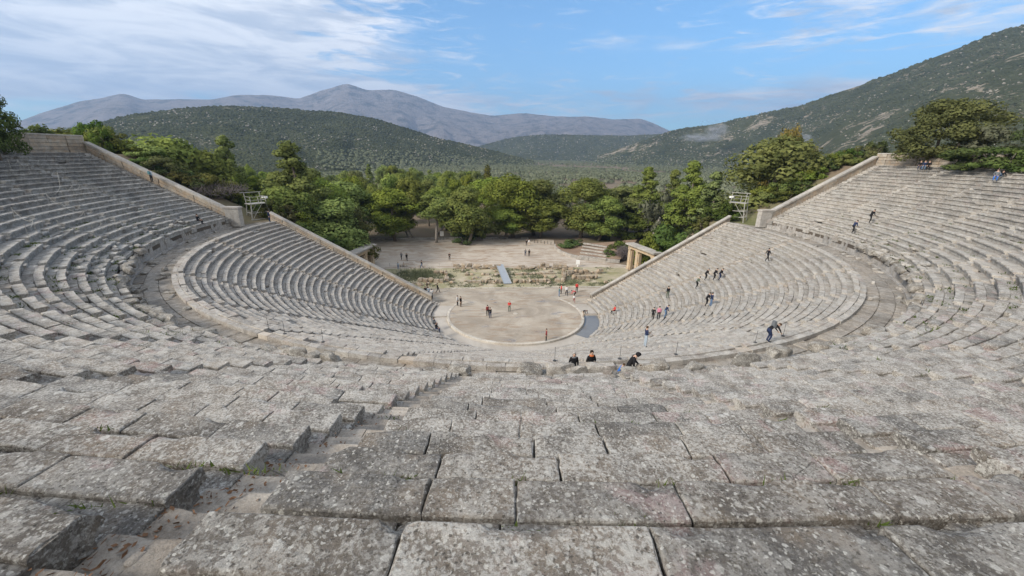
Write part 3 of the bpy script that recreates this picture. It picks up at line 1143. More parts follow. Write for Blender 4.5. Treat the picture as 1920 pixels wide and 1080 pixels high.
def podium_rocks():
    special = [(993, 1.15, .75, .42, 'dark rounded boulder on the podium edge just right of the central staircase'),
               (1229, 1.15, .8, .46, 'dark lumpy boulder on the podium edge right of the hooded climber'),
               (1300, .9, .55, .30, 'flat grey stone on the podium edge right of the dark lumpy boulder'),
               (1455, 1.3, .7, .55, 'upright brown stone on the podium edge below the bending climber'),
               (1392, 1.5, .6, .50, 'large squared brown block on the right part of the podium edge'),
               (560, 1.2, .6, .36, 'dark crumbling boulder on the left part of the podium edge'),
               (622, .9, .55, .30, 'dark broken stone beside the crumbling boulder on the podium edge'),
               (1052, 1.3, .5, .48, 'pale flat slab standing on the podium edge left of the man in the open jacket', STONE_LOW),
               (1086, 1.25, .5, .46, 'pale slab on the podium edge hiding the legs of the two people in black', STONE_LOW),
               (1122, 1.2, .5, .46, 'pale slab on the podium edge left of the child in blue', STONE_LOW),
               (862, 1.0, .55, .26, 'rough grey block left of the staircase foot on the podium edge')]
    for i, (px, w_, d_, h_, lab, *mm) in enumerate(special):
        p = bearing_at(px, UP_R+.05, 690)
        rz = math.atan2(p[0], -p[1])
        rock((p[0], p[1], UP_Z0-.42), (w_, d_, h_+.35), 40+i, lab, None, rz+random.uniform(-.15, .15), mm[0] if mm else None, 3, 'boulder', 'rock', 2.0 if mm else 1.0)
    for i in range(90):
        a = random.uniform(-R(70), R(70))
        if abs(a+R(8.5)) < R(1.5):
            continue
        p = pol(UP_R+random.uniform(-.25, .30), a, 0)
        rock((p[0], p[1], UP_Z0-.55+random.uniform(-.08, .06)), (random.uniform(.6, 1.9), random.uniform(.5, .9), random.uniform(.40, .66)), 100+i,
             'weathered grey stone lying in the broken row along the podium edge', 'broken stones along the podium edge', a+random.uniform(-.3, .3))
    # tumbled stones on the first upper rows, both flanks
    for i in range(44):
        s = -1 if i % 2 else 1
        a = s*random.uniform(R(52), R(90))
        r = UP_R+random.uniform(.2, 2.6)
        p = pol(r, a, 0)
        z = UP_Z0+UP_Z*int((r-UP_R)/UP_P)
        nm = 'left' if s < 0 else 'right'
        rock((p[0], p[1], z-.08), (random.uniform(.5, 1.3), random.uniform(.35, .7), random.uniform(.2, .42)), 200+i,
             f'jumbled stone lying on the broken bottom rows of the {nm} upper seats', f'jumbled stones on the {nm} upper seats', a+random.uniform(-.5, .5),
             STONE_LEFT if s < 0 else STONE_RIGHT, 2)

    # rubble at the foot of the podium wall and along the walkway
    for i in range(70):
        s = -1 if i % 2 else 1
        a = s*random.uniform(R(38), R(92)); r = UP_R-random.uniform(.1, .75) if i % 3 else UP_R-random.uniform(1.9, 2.6)
        p = pol(r, a, DIAZ_Z-.03); nm = 'left' if s < 0 else 'right'
        rock(p, (random.uniform(.3, 1.0), random.uniform(.25, .6), random.uniform(.14, .36)), 900+i,
             f'broken stone lying on the {nm} part of the curved walkway', f'broken stones on the {nm} walkway', random.random()*3, ROCK if i % 4 else STONE_LOW, 2, 'loose_stone')


podium_rocks()


# ------------------------------------------------------------------ orchestra
def sector(name, r0, r1, z, a0, a1, mat, n=120, rn=2):
    an = np.linspace(a0, a1, n)
    V = np.stack([pol(rr, an, z) for rr in np.linspace(r0, r1, rn)])
    mb = MB(); mb.grid(V, rn, n)
    return mb.build(name, mat)


def disc(name, r, z, mat):
    an = np.arange(160)/160*2*math.pi
    mb = MB()
    mb.add(np.concatenate([[(0, 0, z)], pol(r, an, z)]), [(0, 1+(i+1) % 160, 1+i) for i in range(160)][::1], 0)
    o = mb.build(name, mat)
    return o


def orchestra():
    o = structure(disc('orchestra_floor', 9.76, .045, ORCH))
    # stone ring
    mb = MB()
    a0 = R(128)
    prof = [(0, -.3), (0, .05), (.02, .085), (.2, .09), (.38, .085), (.41, .05), (.41, -.32)]
    blocks(mb, 9.74, .0, joints(-a0, a0, 10, 1.5, 2.2), prof, 8, .6, 301, .0, .003, .002, .006, .006, None, .004)
    prof2 = [(0, -.2), (0, .018), (.02, .022), (.38, .022), (.40, .0), (.41, -.2)]
    blocks(mb, 9.74, .0, joints(a0+.002, R(162), 10, 1.5, 2.2), prof2, 6, .6, 302, .0, .002, .0, .004, .01, None, .004)
    blocks(mb, 9.74, .0, joints(-R(152), -a0-.002, 10, 1.5, 2.2), prof2, 6, .6, 303, .0, .002, .0, .004, .01, None, .004)
    tag(mb.build('stone_ring', RINGM, None, False, True), 'pale stone ring set in the ground around the orchestra', 'stone ring')
    mb = MB()
    an = np.arange(24)/24*2*math.pi
    top = pol(.34, an, .085); bot = pol(.36, an, -.02)
    mb.add(np.concatenate([top, bot]), [tuple(range(24)), *[(24+i, 24+(i+1) % 24, (i+1) % 24, i) for i in range(24)]])
    tag(mb.build('centre_stone', RINGM, None, False, True), 'small round pale stone set at the centre of the orchestra floor', 'stone')
    # sunken channel between ring and first row
    structure(sector('channel_floor', 10.1, 12.6, -.20, -R(109), R(109), CHANNEL, 160))
    # packed earth in front of the stage, up to the stage kerb
    mb = MB()
    mb.add([(-13.4, 3.7, .032), (13.4, 3.7, .032), (17.5, 7.5, .032), (19.5, 12.3, .032), (-19.5, 12.3, .032), (-17.5, 7.5, .032)], [(0, 1, 2, 3, 4, 5)])
    structure(mb.build('orchestra_apron', ORCH))
    # bridging slabs at the ends of the channel
    for s, nm in ((-1, 'left'), (1, 'right')):
        mb = MB()
        prof = [(0, -.3), (0, .02), (.02, .035), (1.1, .035), (2.15, .035), (2.2, .0), (2.2, -.3)]
        e = np.array([R(88), R(94), R(99), R(106), R(112)]) if s > 0 else -np.array([R(88), R(94), R(99), R(106), R(112)])[::-1]
        blocks(mb, 10.18, -.01, e, prof, 5, .7, 310, .005, .006, .004, .01, .02, None, .008)
        tag(mb.build('bridging_slab', CHANNEL, None, False, True), f'pale paving slabs bridging the {nm} end of the orchestra channel', 'paving')
    # water standing in the right part of the channel
    structure(sector('puddle', 10.22, 12.3, -.188, R(46), R(87), WATER, 50))


orchestra()


def stage_area():
    # grassy ruins ground
    mb = MB()
    n, m = 90, 40
    xs = np.linspace(-24, 25.5, n); ys = np.linspace(12.2, 25.4, m)
    X, Y = np.meshgrid(xs, ys)
    Z = .02+.35*(fbm(X*.35, Y*.35, 5, 4)-.35)*sstep(12.2, 14, Y)*sstep(25.4, 24, Y)+.0
    Z = np.maximum(Z, .012)
    mb.grid(np.stack([X, Y, Z], -1), m, n)
    structure(mb.build('stage_ground', GRASSG, None, True))
    # kerb along the orchestra side
    mb = MB()
    for i in range(26):
        x0 = -11.5+i*1.12
        mb.box((x0+.55, 12.02+random.uniform(-.03, .03), .06), (1.06, .32, .2), random.uniform(-.02, .02), tone=random.random())
    tag(mb.build('kerb', RINGM, None, False, True), 'low pale stone kerb between the orchestra and the stage ruins', 'kerb')
    # plaza sheet
    P = [(-36, 54.3), (-20, 55.2), (-5, 55.6), (8, 55.6), (15.8, 54), (14.6, 46), (14.3, 40.8), (15.2, 36), (17.7, 31.6), (22.6, 29.6), (27.2, 26.5), (27, 23), (20, 25.2), (-24, 25.2), (-26.5, 26), (-33, 30), (-36, 40)]
    mb = MB()
    mb.add([(x, y, .016) for x, y in P], [tuple(range(len(P)-1, -1, -1))])
    structure(mb.build('plaza', PLAZA))
    # ruin walls: courses of small blocks
    ruins = [((-10.6, 24.9), (-1.6, 24.4), .85, 1.25, 'row of large separate ochre blocks at the back of the ruins left of the ramp'),
             ((1.2, 24.3), (5.8, 24.2), .75, 1.1, 'row of large ochre blocks at the back of the ruins just right of the ramp'),
             ((6.2, 24.6), (13.5, 23.6), 1.0, .7, 'broken ochre wall at the back right of the stage ruins'),
             ((-11.6, 20.5), (-11.2, 16.2), .55, .6, 'ochre wall stub running towards the plaza left of the ramp'),
             ((-14.2, 21.5), (-11.8, 21.0), .5, .6, 'short low ochre wall by the rail at the left of the ruins'),
             ((-16.5, 16.4), (-11.6, 15.6), .55, .65, 'low ochre wall of loose blocks nearest the left seats'),
             ((-7.6, 15.4), (-1.3, 15.0), .42, .5, 'low front wall of small ochre blocks left of the ramp foot'),
             ((.9, 15.0), (10.5, 15.4), .5, .55, 'long low front wall of small ochre blocks right of the ramp foot'),
             ((10.8, 15.6), (11.4, 19.8), 1.05, .7, 'tall ochre wall stub at the right of the stage ruins'),
             ((11.8, 19.2), (18.8, 20.5), .85, .75, 'ochre wall running to the right gate from the ruins'),
             ((12.2, 16.6), (17.5, 17.4), .6, .7, 'low ochre wall beside the right parodos'),
             ((-8.4, 20.3), (-2.0, 20.0), .3, .7, 'thin half buried wall line across the grass left of the ramp'),
             ((1.4, 20.2), (9.6, 20.6), .3, .8, 'thin half buried wall line across the grass right of the ramp')]
    for i, (a, b, h, bl, lab) in enumerate(ruins):
        bl *= 1.45
        mb = MB()
        a = np.array(a); b = np.array(b); L = np.linalg.norm(b-a); d = (b-a)/L; rz = math.atan2(d[1], d[0])
        h *= 1.15
        nc = max(1, int(h/.42))
        for c in range(nc):
            t = random.uniform(0, bl*.3)
            while t < L-.2:
                l_ = bl*random.uniform(.6, 1.35)
                if random.random() < (.92 if c == 0 else .66):
                    hh = h/nc
                    p = a+d*(t+l_/2)
                    if random.random() < .55:
                        mb.box((p[0], p[1]+random.uniform(-.1, .1), c*hh+hh*.5), (l_*random.uniform(.86, .97), random.uniform(.55, .95), hh*random.uniform(.95, 1.2)), rz+random.uniform(-.08, .08), 0, random.uniform(-.05, .05), random.random(), random.uniform(.86, .97))
                        t += l_
                        continue
                    me = rock_mesh('x', (l_*random.uniform(.86, 1.0), random.uniform(.6, 1.0), hh*random.uniform(1.05, 1.45)+.10), i*50+int(t*7)+c, RUIN, 2, 1.6)
                    v = np.zeros(len(me.vertices)*3, np.float32); me.vertices.foreach_get('co', v); v = v.reshape(-1, 3).astype(float)
                    cr, sr = math.cos(rz), math.sin(rz)
                    v = v @ np.array([[cr, sr, 0], [-sr, cr, 0], [0, 0, 1]])
                    v += np.array([p[0], p[1]+random.uniform(-.1, .1), c*hh+.0])
                    mb.add(v, [tuple(q.vertices) for q in me.polygons], 0, random.random())
                    bpy.data.meshes.remove(me)
                t += l_
        tag(mb.build('ruin_wall', RUIN, None, False, True), lab, 'ruin')
    # loose stones in the ruins
    for i in range(60):
        x = random.uniform(-17, 19); y = random.uniform(13.4, 24)
        if abs(x+.3) < 1.4:
            continue
        rock((x, y, 0), (random.uniform(.35, 1.1), random.uniform(.35, .8), random.uniform(.25, .6)), 400+i,
             'small ochre stone lying loose in the grass of the stage ruins', 'loose stones in the stage ruins', random.random()*3, RUIN, 2, 'loose_stone')
    # metal walkway ramp
    mb = MB()
    a, b = np.array([-.1, 14.2, .25]), np.array([-1.0, 24.9, .95])
    d = b-a; L = math.hypot(d[0], d[1]); nrm = np.array([d[1], -d[0], 0])/L
    e = []
    for t in (0, 1):
        p = a+d*t
        e += [p-nrm*.72, p+nrm*.72]
    root = empty('ramp', (0, 0, 0))
    V = [*e, *[q-np.array([0, 0, .12]) for q in e]]
    mb.add(V, [(0, 1, 3, 2), (4, 6, 7, 5), (0, 4, 5, 1), (2, 3, 7, 6), (0, 2, 6, 4), (1, 5, 7, 3)])
    mb.build('deck', RAMPM, root)
    mb = MB()
    for sgn in (-1, 1):
        mb.bar(a+nrm*.75*sgn+np.array([0, 0, .03]), b+nrm*.75*sgn+np.array([0, 0, .03]), .045, 0, 5)
    mb.build('edge_rail', METAL, root)
    mb = MB()
    for t in (.15, .5, .85, .99):
        for sgn in (-1, 1):
            p = a+d*t+nrm*.6*sgn
            mb.bar((p[0], p[1], 0), (p[0], p[1], p[2]-.1), .05)
    mb.build('support_post', METAL, root)
    tag(root, 'grey metal footbridge ramp crossing the stage ruins on the axis', 'ramp')
    # rail along the left of the plaza front
    rt = empty('plaza_rail', (0, 0, 0))
    m1, m2 = MB(), MB()
    pa, pb = np.array([-23.5, 26.2, 0]), np.array([-10.8, 25.9, 0])
    for i in range(6):
        p = pa+(pb-pa)*i/5
        m1.bar(p, p+np.array([0, 0, 1.0]), .025, 0, 5)
    for h in (.5, .98):
        m2.bar(pa+np.array([0, 0, h]), pb+np.array([0, 0, h]), .016, 0, 5)
    m1.build('rail_post', METAL, rt); m2.build('rail_bar', METAL, rt)
    tag(rt, 'thin pale metal rail between the plaza and the left ruins', 'railing')


stage_area()


def gate(s):
    a = np.array([26.3*s, 24.4]); b = np.array([28.1*s, 15.8])
    if s < 0:
        a = np.array([-26.2, 23.8]); b = np.array([-28.0, 15.4])
    L = np.linalg.norm(b-a); d = (b-a)/L; rz = math.atan2(d[1], d[0])
    root = empty('stone_gateway', (a[0], a[1], 0), rz)
    ts = [0, .40, 1.0]
    w = .82
    px = [.41, 3.1, L-.5]
    for k, x in enumerate(px):
        m = MB()
        ww = .82 if k < 2 else 1.0
        m.box((x, 0, .14), (ww+.16, 1.06, .32), 0, tone=.5)
        m.box((x, 0, 2.25), (ww, .86, 3.94), 0, tone=.6)
        m.box((x, 0, 4.32), (ww+.12, .98, .20), 0, tone=.7)
        if k < 2:
            m.box((x+ww/2+.17, 0, 2.0), (.32, .6, 4.0), 0, tone=.4)
        m.build('pillar', GATEM, root, False, True)
    m = MB()
    m.box((L/2, 0, 4.68), (L+.1, .92, .50), 0, tone=.6)
    m.box((L/2, 0, 5.06), (L+.24, 1.06, .24), 0, tone=.8)
    m.build('lintel', GATEM, root, False, True)
    m = MB()
    n = 7
    for i in range(n):
        m.box(((i+.5)*(L+.9)/n-.45, random.uniform(-.02, .02), 5.33), ((L+.9)/n-.02, 2.0, .28+random.uniform(-.02, .02)), 0, tone=random.random())
    m.build('cornice', COPING, root, False, True)
    tag(root, f'golden stone double gateway with pillars and lintel on the {"left" if s < 0 else "right"} of the stage', 'gateway')


gate(-1)
gate(1)


def tower(cx, cy, cz, rz, lab):
    root = empty('scaffold_platform', (cx, cy, cz), rz)
    H = 2.6
    legs = [((-1.5, -.8), (-1.25, -.7)), ((1.6, -.8), (1.0, -.7)), ((-1.5, .8), (-1.25, .7)), ((1.6, .8), (1.0, .7))]
    for (b, t) in legs:
        m = MB(); m.bar((b[0]*1.06, b[1]*1.03, -.55), (t[0], t[1], H), .07, 0, 6); m.build('leg', METAL, root)
    m = MB()
    m.box((-.12, 0, H+.05), (2.7, 1.6, .09)); m.build('platform', METAL, root)
    m = MB()
    for h in (.3, 1.3):
        f = h/H
        q = [np.array([b[0]*(1-f)+t[0]*f, b[1]*(1-f)+t[1]*f, h]) for b, t in legs]
        for i, j in ((0, 1), (2, 3), (0, 2), (1, 3)):
            m.bar(q[i], q[j], .055, 0, 5)
    m.bar((-1.4, -.78, .3), (.3, -.74, H), .035, 0, 5); m.bar((-1.4, .78, .3), (.3, .74, H), .035, 0, 5)
    m.build('brace', METAL, root)
    m = MB()
    for x, y in ((-1.25, -.7), (1.0, -.7), (-1.25, .7), (1.0, .7), (-.1, -.7)):
        top = H+1.15 if y < 0 else H+1.7
        m.bar((x, y, H), (x-(.12 if y > 0 else 0), y, top), .055, 0, 5)
    for h in (.6, 1.1):
        m.bar((-1.25, -.7, H+h), (1.0, -.7, H+h), .035, 0, 5)
        for x in (-1.25, 1.0):
            m.bar((x, -.7, H+h), (x, .7, H+h), .035, 0, 5)
    m.bar((-1.9, .7, H+1.7), (1.1, .7, H+1.7), .05, 0, 5)
    m.build('guard_rail', METAL, root)
    m = MB()
    p0, p1 = np.array([2.0, -.25, 0]), np.array([1.05, -.25, H])
    for dy in (0, .5):
        m.bar(p0+(0, dy, 0), p1+(0, dy, 0), .065, 0, 5)
    for i in range(1, 8):
        q = p0+(p1-p0)*i/8; m.bar(q, q+(0, .5, 0), .045, 0, 5)
    m.build('ladder', METAL, root)
    for y in (-.45, .45):
        m = MB(); m.box((1.25, y, H+.9), (.34, .30, .30), .3); m.bar((1.05, y, H+.9), (1.25, y, H+.9), .03); m.build('floodlight', WHITEP, root)
    tag(root, lab, 'scaffold')


tower(-39.6, 11.3, 12.05, R(52), 'pale metal scaffold platform with ladder beside the left upper seats')
tower(38.9, 10.7, 12.75, R(128), 'pale metal scaffold platform with ladder beside the right upper seats')


# small plaza furniture
def furniture():
    for i, px in enumerate((897, 929, 945, 964, 984)):
        if px == 964:
            continue
        p = at(px-12 if i < 1 else px, 449 if i else 452, 0)
        root = empty('bench', (p[0], p[1], 0), R(random.uniform(-4, 4)))
        m = MB(); m.box((0, 0, .45), (2.0, .45, .09)); m.build('seat', COPING, root)
        for x in (-.8, .8):
            m = MB(); m.box((x, 0, .21), (.25, .4, .40)); m.build('leg', COPING, root)
        tag(root, 'pale stone bench in the line under the pines behind the plaza', 'bench', 'stone benches at the back of the plaza')
    p = at(757, 500, 0)
    root = empty('bench', (p[0], p[1], 0), R(2))
    m = MB(); m.box((0, 0, .42), (1.7, .5, .10)); m.build('seat', WOODM, root)
    for x in (-.65, .65):
        m = MB(); m.box((x, 0, .19), (.14, .4, .37)); m.build('leg', WOODM, root)
    tag(root, 'low brown bench near the plaza rail with a child on it', 'bench')
    for i in range(9):
        p = at(1002+i*6.2, 455+i*.7+random.uniform(-.6, .6), 0)
        m = MB(); m.bar((0, 0, 0), (0, 0, .75), .07, 0, 8); m.bar((0, 0, .752), (0, 0, .85), .085, 0, 8, .04)
        o = m.build('bollard', DARKM); o.location = (p[0], p[1], 0)
        tag(o, 'small dark bollard in the row at the back right of the plaza', 'bollard', 'bollards at the back of the plaza')
    # info board on a trunk
    p = at(829, 450, 0)
    root = empty('notice_board', (p[0], p[1], 0), R(5))
    m = MB(); m.box((0, 0, 1.75), (1.0, .06, 1.3)); m.build('panel', WHITEP, root)
    m = MB(); m.bar((-.4, 0, 0), (-.4, 0, 1.1), .04); m.bar((.4, 0, 0), (.4, 0, 1.1), .04); m.build('post', DARKM, root)
    tag(root, 'white notice board beside the leaning pine trunk', 'sign')
    p = at(1083, 500, 0)
    root = empty('sign_box', (p[0], p[1], 0), R(-8))
    m = MB(); m.box((0, 0, .95), (.75, .35, .8)); m.build('panel', WHITEP, root)
    m = MB(); m.box((0, 0, .27), (.2, .2, .54)); m.build('post', WHITEP, root)
    tag(root, 'small white information box beside the path to the right gate', 'sign')
    # kiosk
    p = at(1133, 449, 0)
    root = empty('kiosk', (p[0], p[1], 0), R(-12))
    gm = plain_mat('dark_green_paint', (.018, .032, .022), .5)
    m = MB(); m.box((0, 0, 1.4), (3.0, 2.4, 2.8)); m.build('body', gm, root)
    m = MB(); m.box((0, 0, 2.98), (3.5, 2.9, .34), 0, 0, 0, .5, .7); m.build('roof', gm, root)
    m = MB(); m.box((-.2, -1.205, 1.6), (1.6, .04, 1.0)); m.build('hatch', DARKM, root)
    tag(root, 'dark green kiosk hut under the pines right of the plaza', 'kiosk')
    # long back kerb of the plaza and the curved right kerb with the earth mound
    mb = MB()
    for i in range(34):
        p0 = np.array([-34+i*1.02, 54.2+i*.035]); mb.box((p0[0], p0[1], .22), (1.0, .4, .5+random.uniform(-.05, .05)), random.uniform(-.04, .04), tone=random.random())
    tag(mb.build('kerb_wall', COPING, None, False, True), 'long low stone kerb at the back of the plaza under the pines', 'wall')
    mb = MB()
    pts = np.array([(14.6, 45.5), (14.1, 43), (14.1, 40.6), (14.7, 37.6), (15.8, 35), (17.4, 32.8), (19.6, 31.2), (23.0, 29.8), (26.0, 28.9)])
    for i in range(len(pts)-1):
        for k in range(3):
            a = pts[i]+(pts[i+1]-pts[i])*k/3; b = pts[i]+(pts[i+1]-pts[i])*(k+1)/3
            c = (a+b)/2; dd = b-a
            mb.box((c[0], c[1], .3), (np.linalg.norm(dd)*.98, .5, .75+random.uniform(-.03, .03)), math.atan2(dd[1], dd[0]), tone=random.random())
    tag(mb.build('kerb_wall', COPING, None, False, True), 'curved pale stone kerb wall round the earth mound right of the plaza', 'wall')
    mb = MB()
    Q = []
    inner = pts+np.array([.15, .1])
    for t in np.linspace(0, 1, 10):
        Q.append(np.concatenate([inner+(np.array([34., 40.])-inner)*t, (np.full((len(pts), 1), .55)+2.2*t**1.3+.25*vnoise(inner[:, :1]+t*9, inner[:, 1:]*1.1+t*5, 4))], 1))
    mb.grid(np.array(Q), 10, len(pts))
    structure(mb.build('earth_mound', BROWN, None, True))
    mb = MB()
    for i in range(5):
        a = at(1090+i*2, 487-i*3.6, 0); b = at(1128+i*1, 492-i*3.4, 0)
        c = (a+b)/2; dd = b-a
        th = math.atan2(dd[1], dd[0])
        for q in range(6):
            o_ = (q-2.5)*1.05
            mb.box((c[0]+.4+math.cos(th)*o_, c[1]+.5+i*.25+math.sin(th)*o_, .72+i*.26+random.uniform(-.03, .03)), (1.0, .5+random.uniform(-.06, .06), .30), th+random.uniform(-.04, .04), tone=random.random())
    tag(mb.build('stone_bench_rows', STONE_RIGHT, None, False, True), 'stack of five pale stone bench rows on the earth mound', 'steps')


furniture()


# ------------------------------------------------------------------ rope barriers and thin posts
def ropes():
    base = [((24, 325), (41, 322)), ((41, 322), (59, 329)), ((115, 347), (120, 375)), ((93, 382), (120, 375)), ((142, 372), (156, 370)),
            ((120, 375), (142, 372)), ((121, 400), (163, 416)), ((30, 413), (69, 435)), ((114, 435), (163, 416)), ((55, 447), (69, 435)), ((178, 443), (195, 436)), ((195, 436), (221, 433)),
            ((93, 382), (121, 400)), ((114, 435), (178, 443))]
    post = {}
    proto = None
    for a, b in base:
        for q in (a, b):
            if q in post:
                continue
            p = seat_at(*q)
            if proto is None:
                m = MB(); m.bar((0, 0, 0), (0, 0, .95), .013, 0, 6); m.bar((0, 0, 0), (0, 0, .03), .12, 0, 10, .10); m.bar((0, 0, .951), (0, 0, 1.0), .035, 0, 8)
                proto = m.build('barrier_post', METAL); o = proto
            else:
                o = proto.copy(); col.objects.link(o)
            o.location = tuple(float(k) for k in p)
            tag(o, 'thin pale rope barrier post standing on the left upper seats', 'post', 'rope barrier posts on the left upper seats')
            post[q] = p
    for a, b in base:
        pa, pb = post[a], post[b]
        m = MB()
        t = np.linspace(0, 1, 9)[:, None]
        P = pa+(pb-pa)*t+np.array([0, 0, 1])*(.9-.35*4*t*(1-t))
        m.tube(P, .011, 0, 5)
        o = m.build('rope', ROPE)
        tag(o, 'pale sagging rope slung between two posts on the left upper seats', 'rope', 'barrier ropes on the left upper seats')
    for i, (px, py) in enumerate(((1040, 676), (1265, 678), (1463, 650), (613, 690), (510, 650), (360, 578), (1160, 690), (1413, 655), (541, 665))):
        p = bearing_at(px, LO_R+LO_P*LO_N-.5, py)
        m = MB(); m.bar((0, 0, 0), (0, 0, .8), .011, 0, 6); m.bar((0, 0, 0), (0, 0, .03), .1, 0, 8)
        o = m.build('marker_post', DARKM); o.location = (p[0], p[1], DIAZ_Z+.02 if False else LO_Z*LO_N)
        tag(o, 'thin dark metal post on the edge of the curved walkway', 'post', 'thin posts along the walkway edge')


ropes()


# ------------------------------------------------------------------ trees
def clump_tris(n, size, rs, flat=.7):
    """n leaf tufts spread through a unit blob: returns verts (n*3,3) and normals"""
    d = rs.normal(size=(n, 3)); d /= np.linalg.norm(d, axis=1)[:, None]
    rad = .45+.6*rs.random(n)**.6
    c = d*rad[:, None]; c[:, 2] *= flat
    a = rs.normal(size=(n, 3)); a -= (a*d).sum(1)[:, None]*d*.6; a /= np.linalg.norm(a, axis=1)[:, None]
    b = np.cross(d, a); b /= np.linalg.norm(b, axis=1)[:, None]
    s = size*(.6+.8*rs.random(n))[:, None]
    v = np.stack([c+a*s, c-a*s*.6+b*s*.8, c-a*s*.6-b*s*.8], 1)
    nn = d*1.0+np.array([0, 0, .35])+rs.normal(size=(n, 3))*.22
    nn /= np.linalg.norm(nn, axis=1)[:, None]
    return v, np.repeat(nn[:, None], 3, 1)


def crown_mesh(name, clumps, mat, seed, leaf=.16, per=130):
    """clumps: (x, y, z, r, flat)"""
    rs = np.random.default_rng(seed)
    VV = []; NN = []
    for (x, y, z, r, fl) in clumps:
        n = int(per*(r/1.0)**1.5)+30
        v, nn = clump_tris(n, leaf/ r**.8 if r > .3 else leaf*2, rs, fl)
        VV.append(v*r*np.array([1, 1, 1])+np.array([x, y, z])); NN.append(nn)
    V = np.concatenate(VV).reshape(-1, 3); N = np.concatenate(NN).reshape(-1, 3)
    me = bpy.data.meshes.new(name)
    fast_fill(me, V, np.arange(len(V)).reshape(-1, 3))
    me.materials.append(mat)
    me.polygons.foreach_set('use_smooth', np.ones(len(me.polygons), bool))
    me.normals_split_custom_set_from_vertices(N.astype(np.float32))
    me.update()
    return me


def limb(mb, a, b, r0, r1, rs, bend=.12, k=6):
    a = np.asarray(a, float); b = np.asarray(b, float)
    t = np.linspace(0, 1, 6)[:, None]
    off = rs.normal(size=3)*bend*np.linalg.norm(b-a); off[2] *= .3
    P = a+(b-a)*t+off*np.sin(t*math.pi)
    mb.tube(P, np.linspace(r0, r1, 6), 0, k)


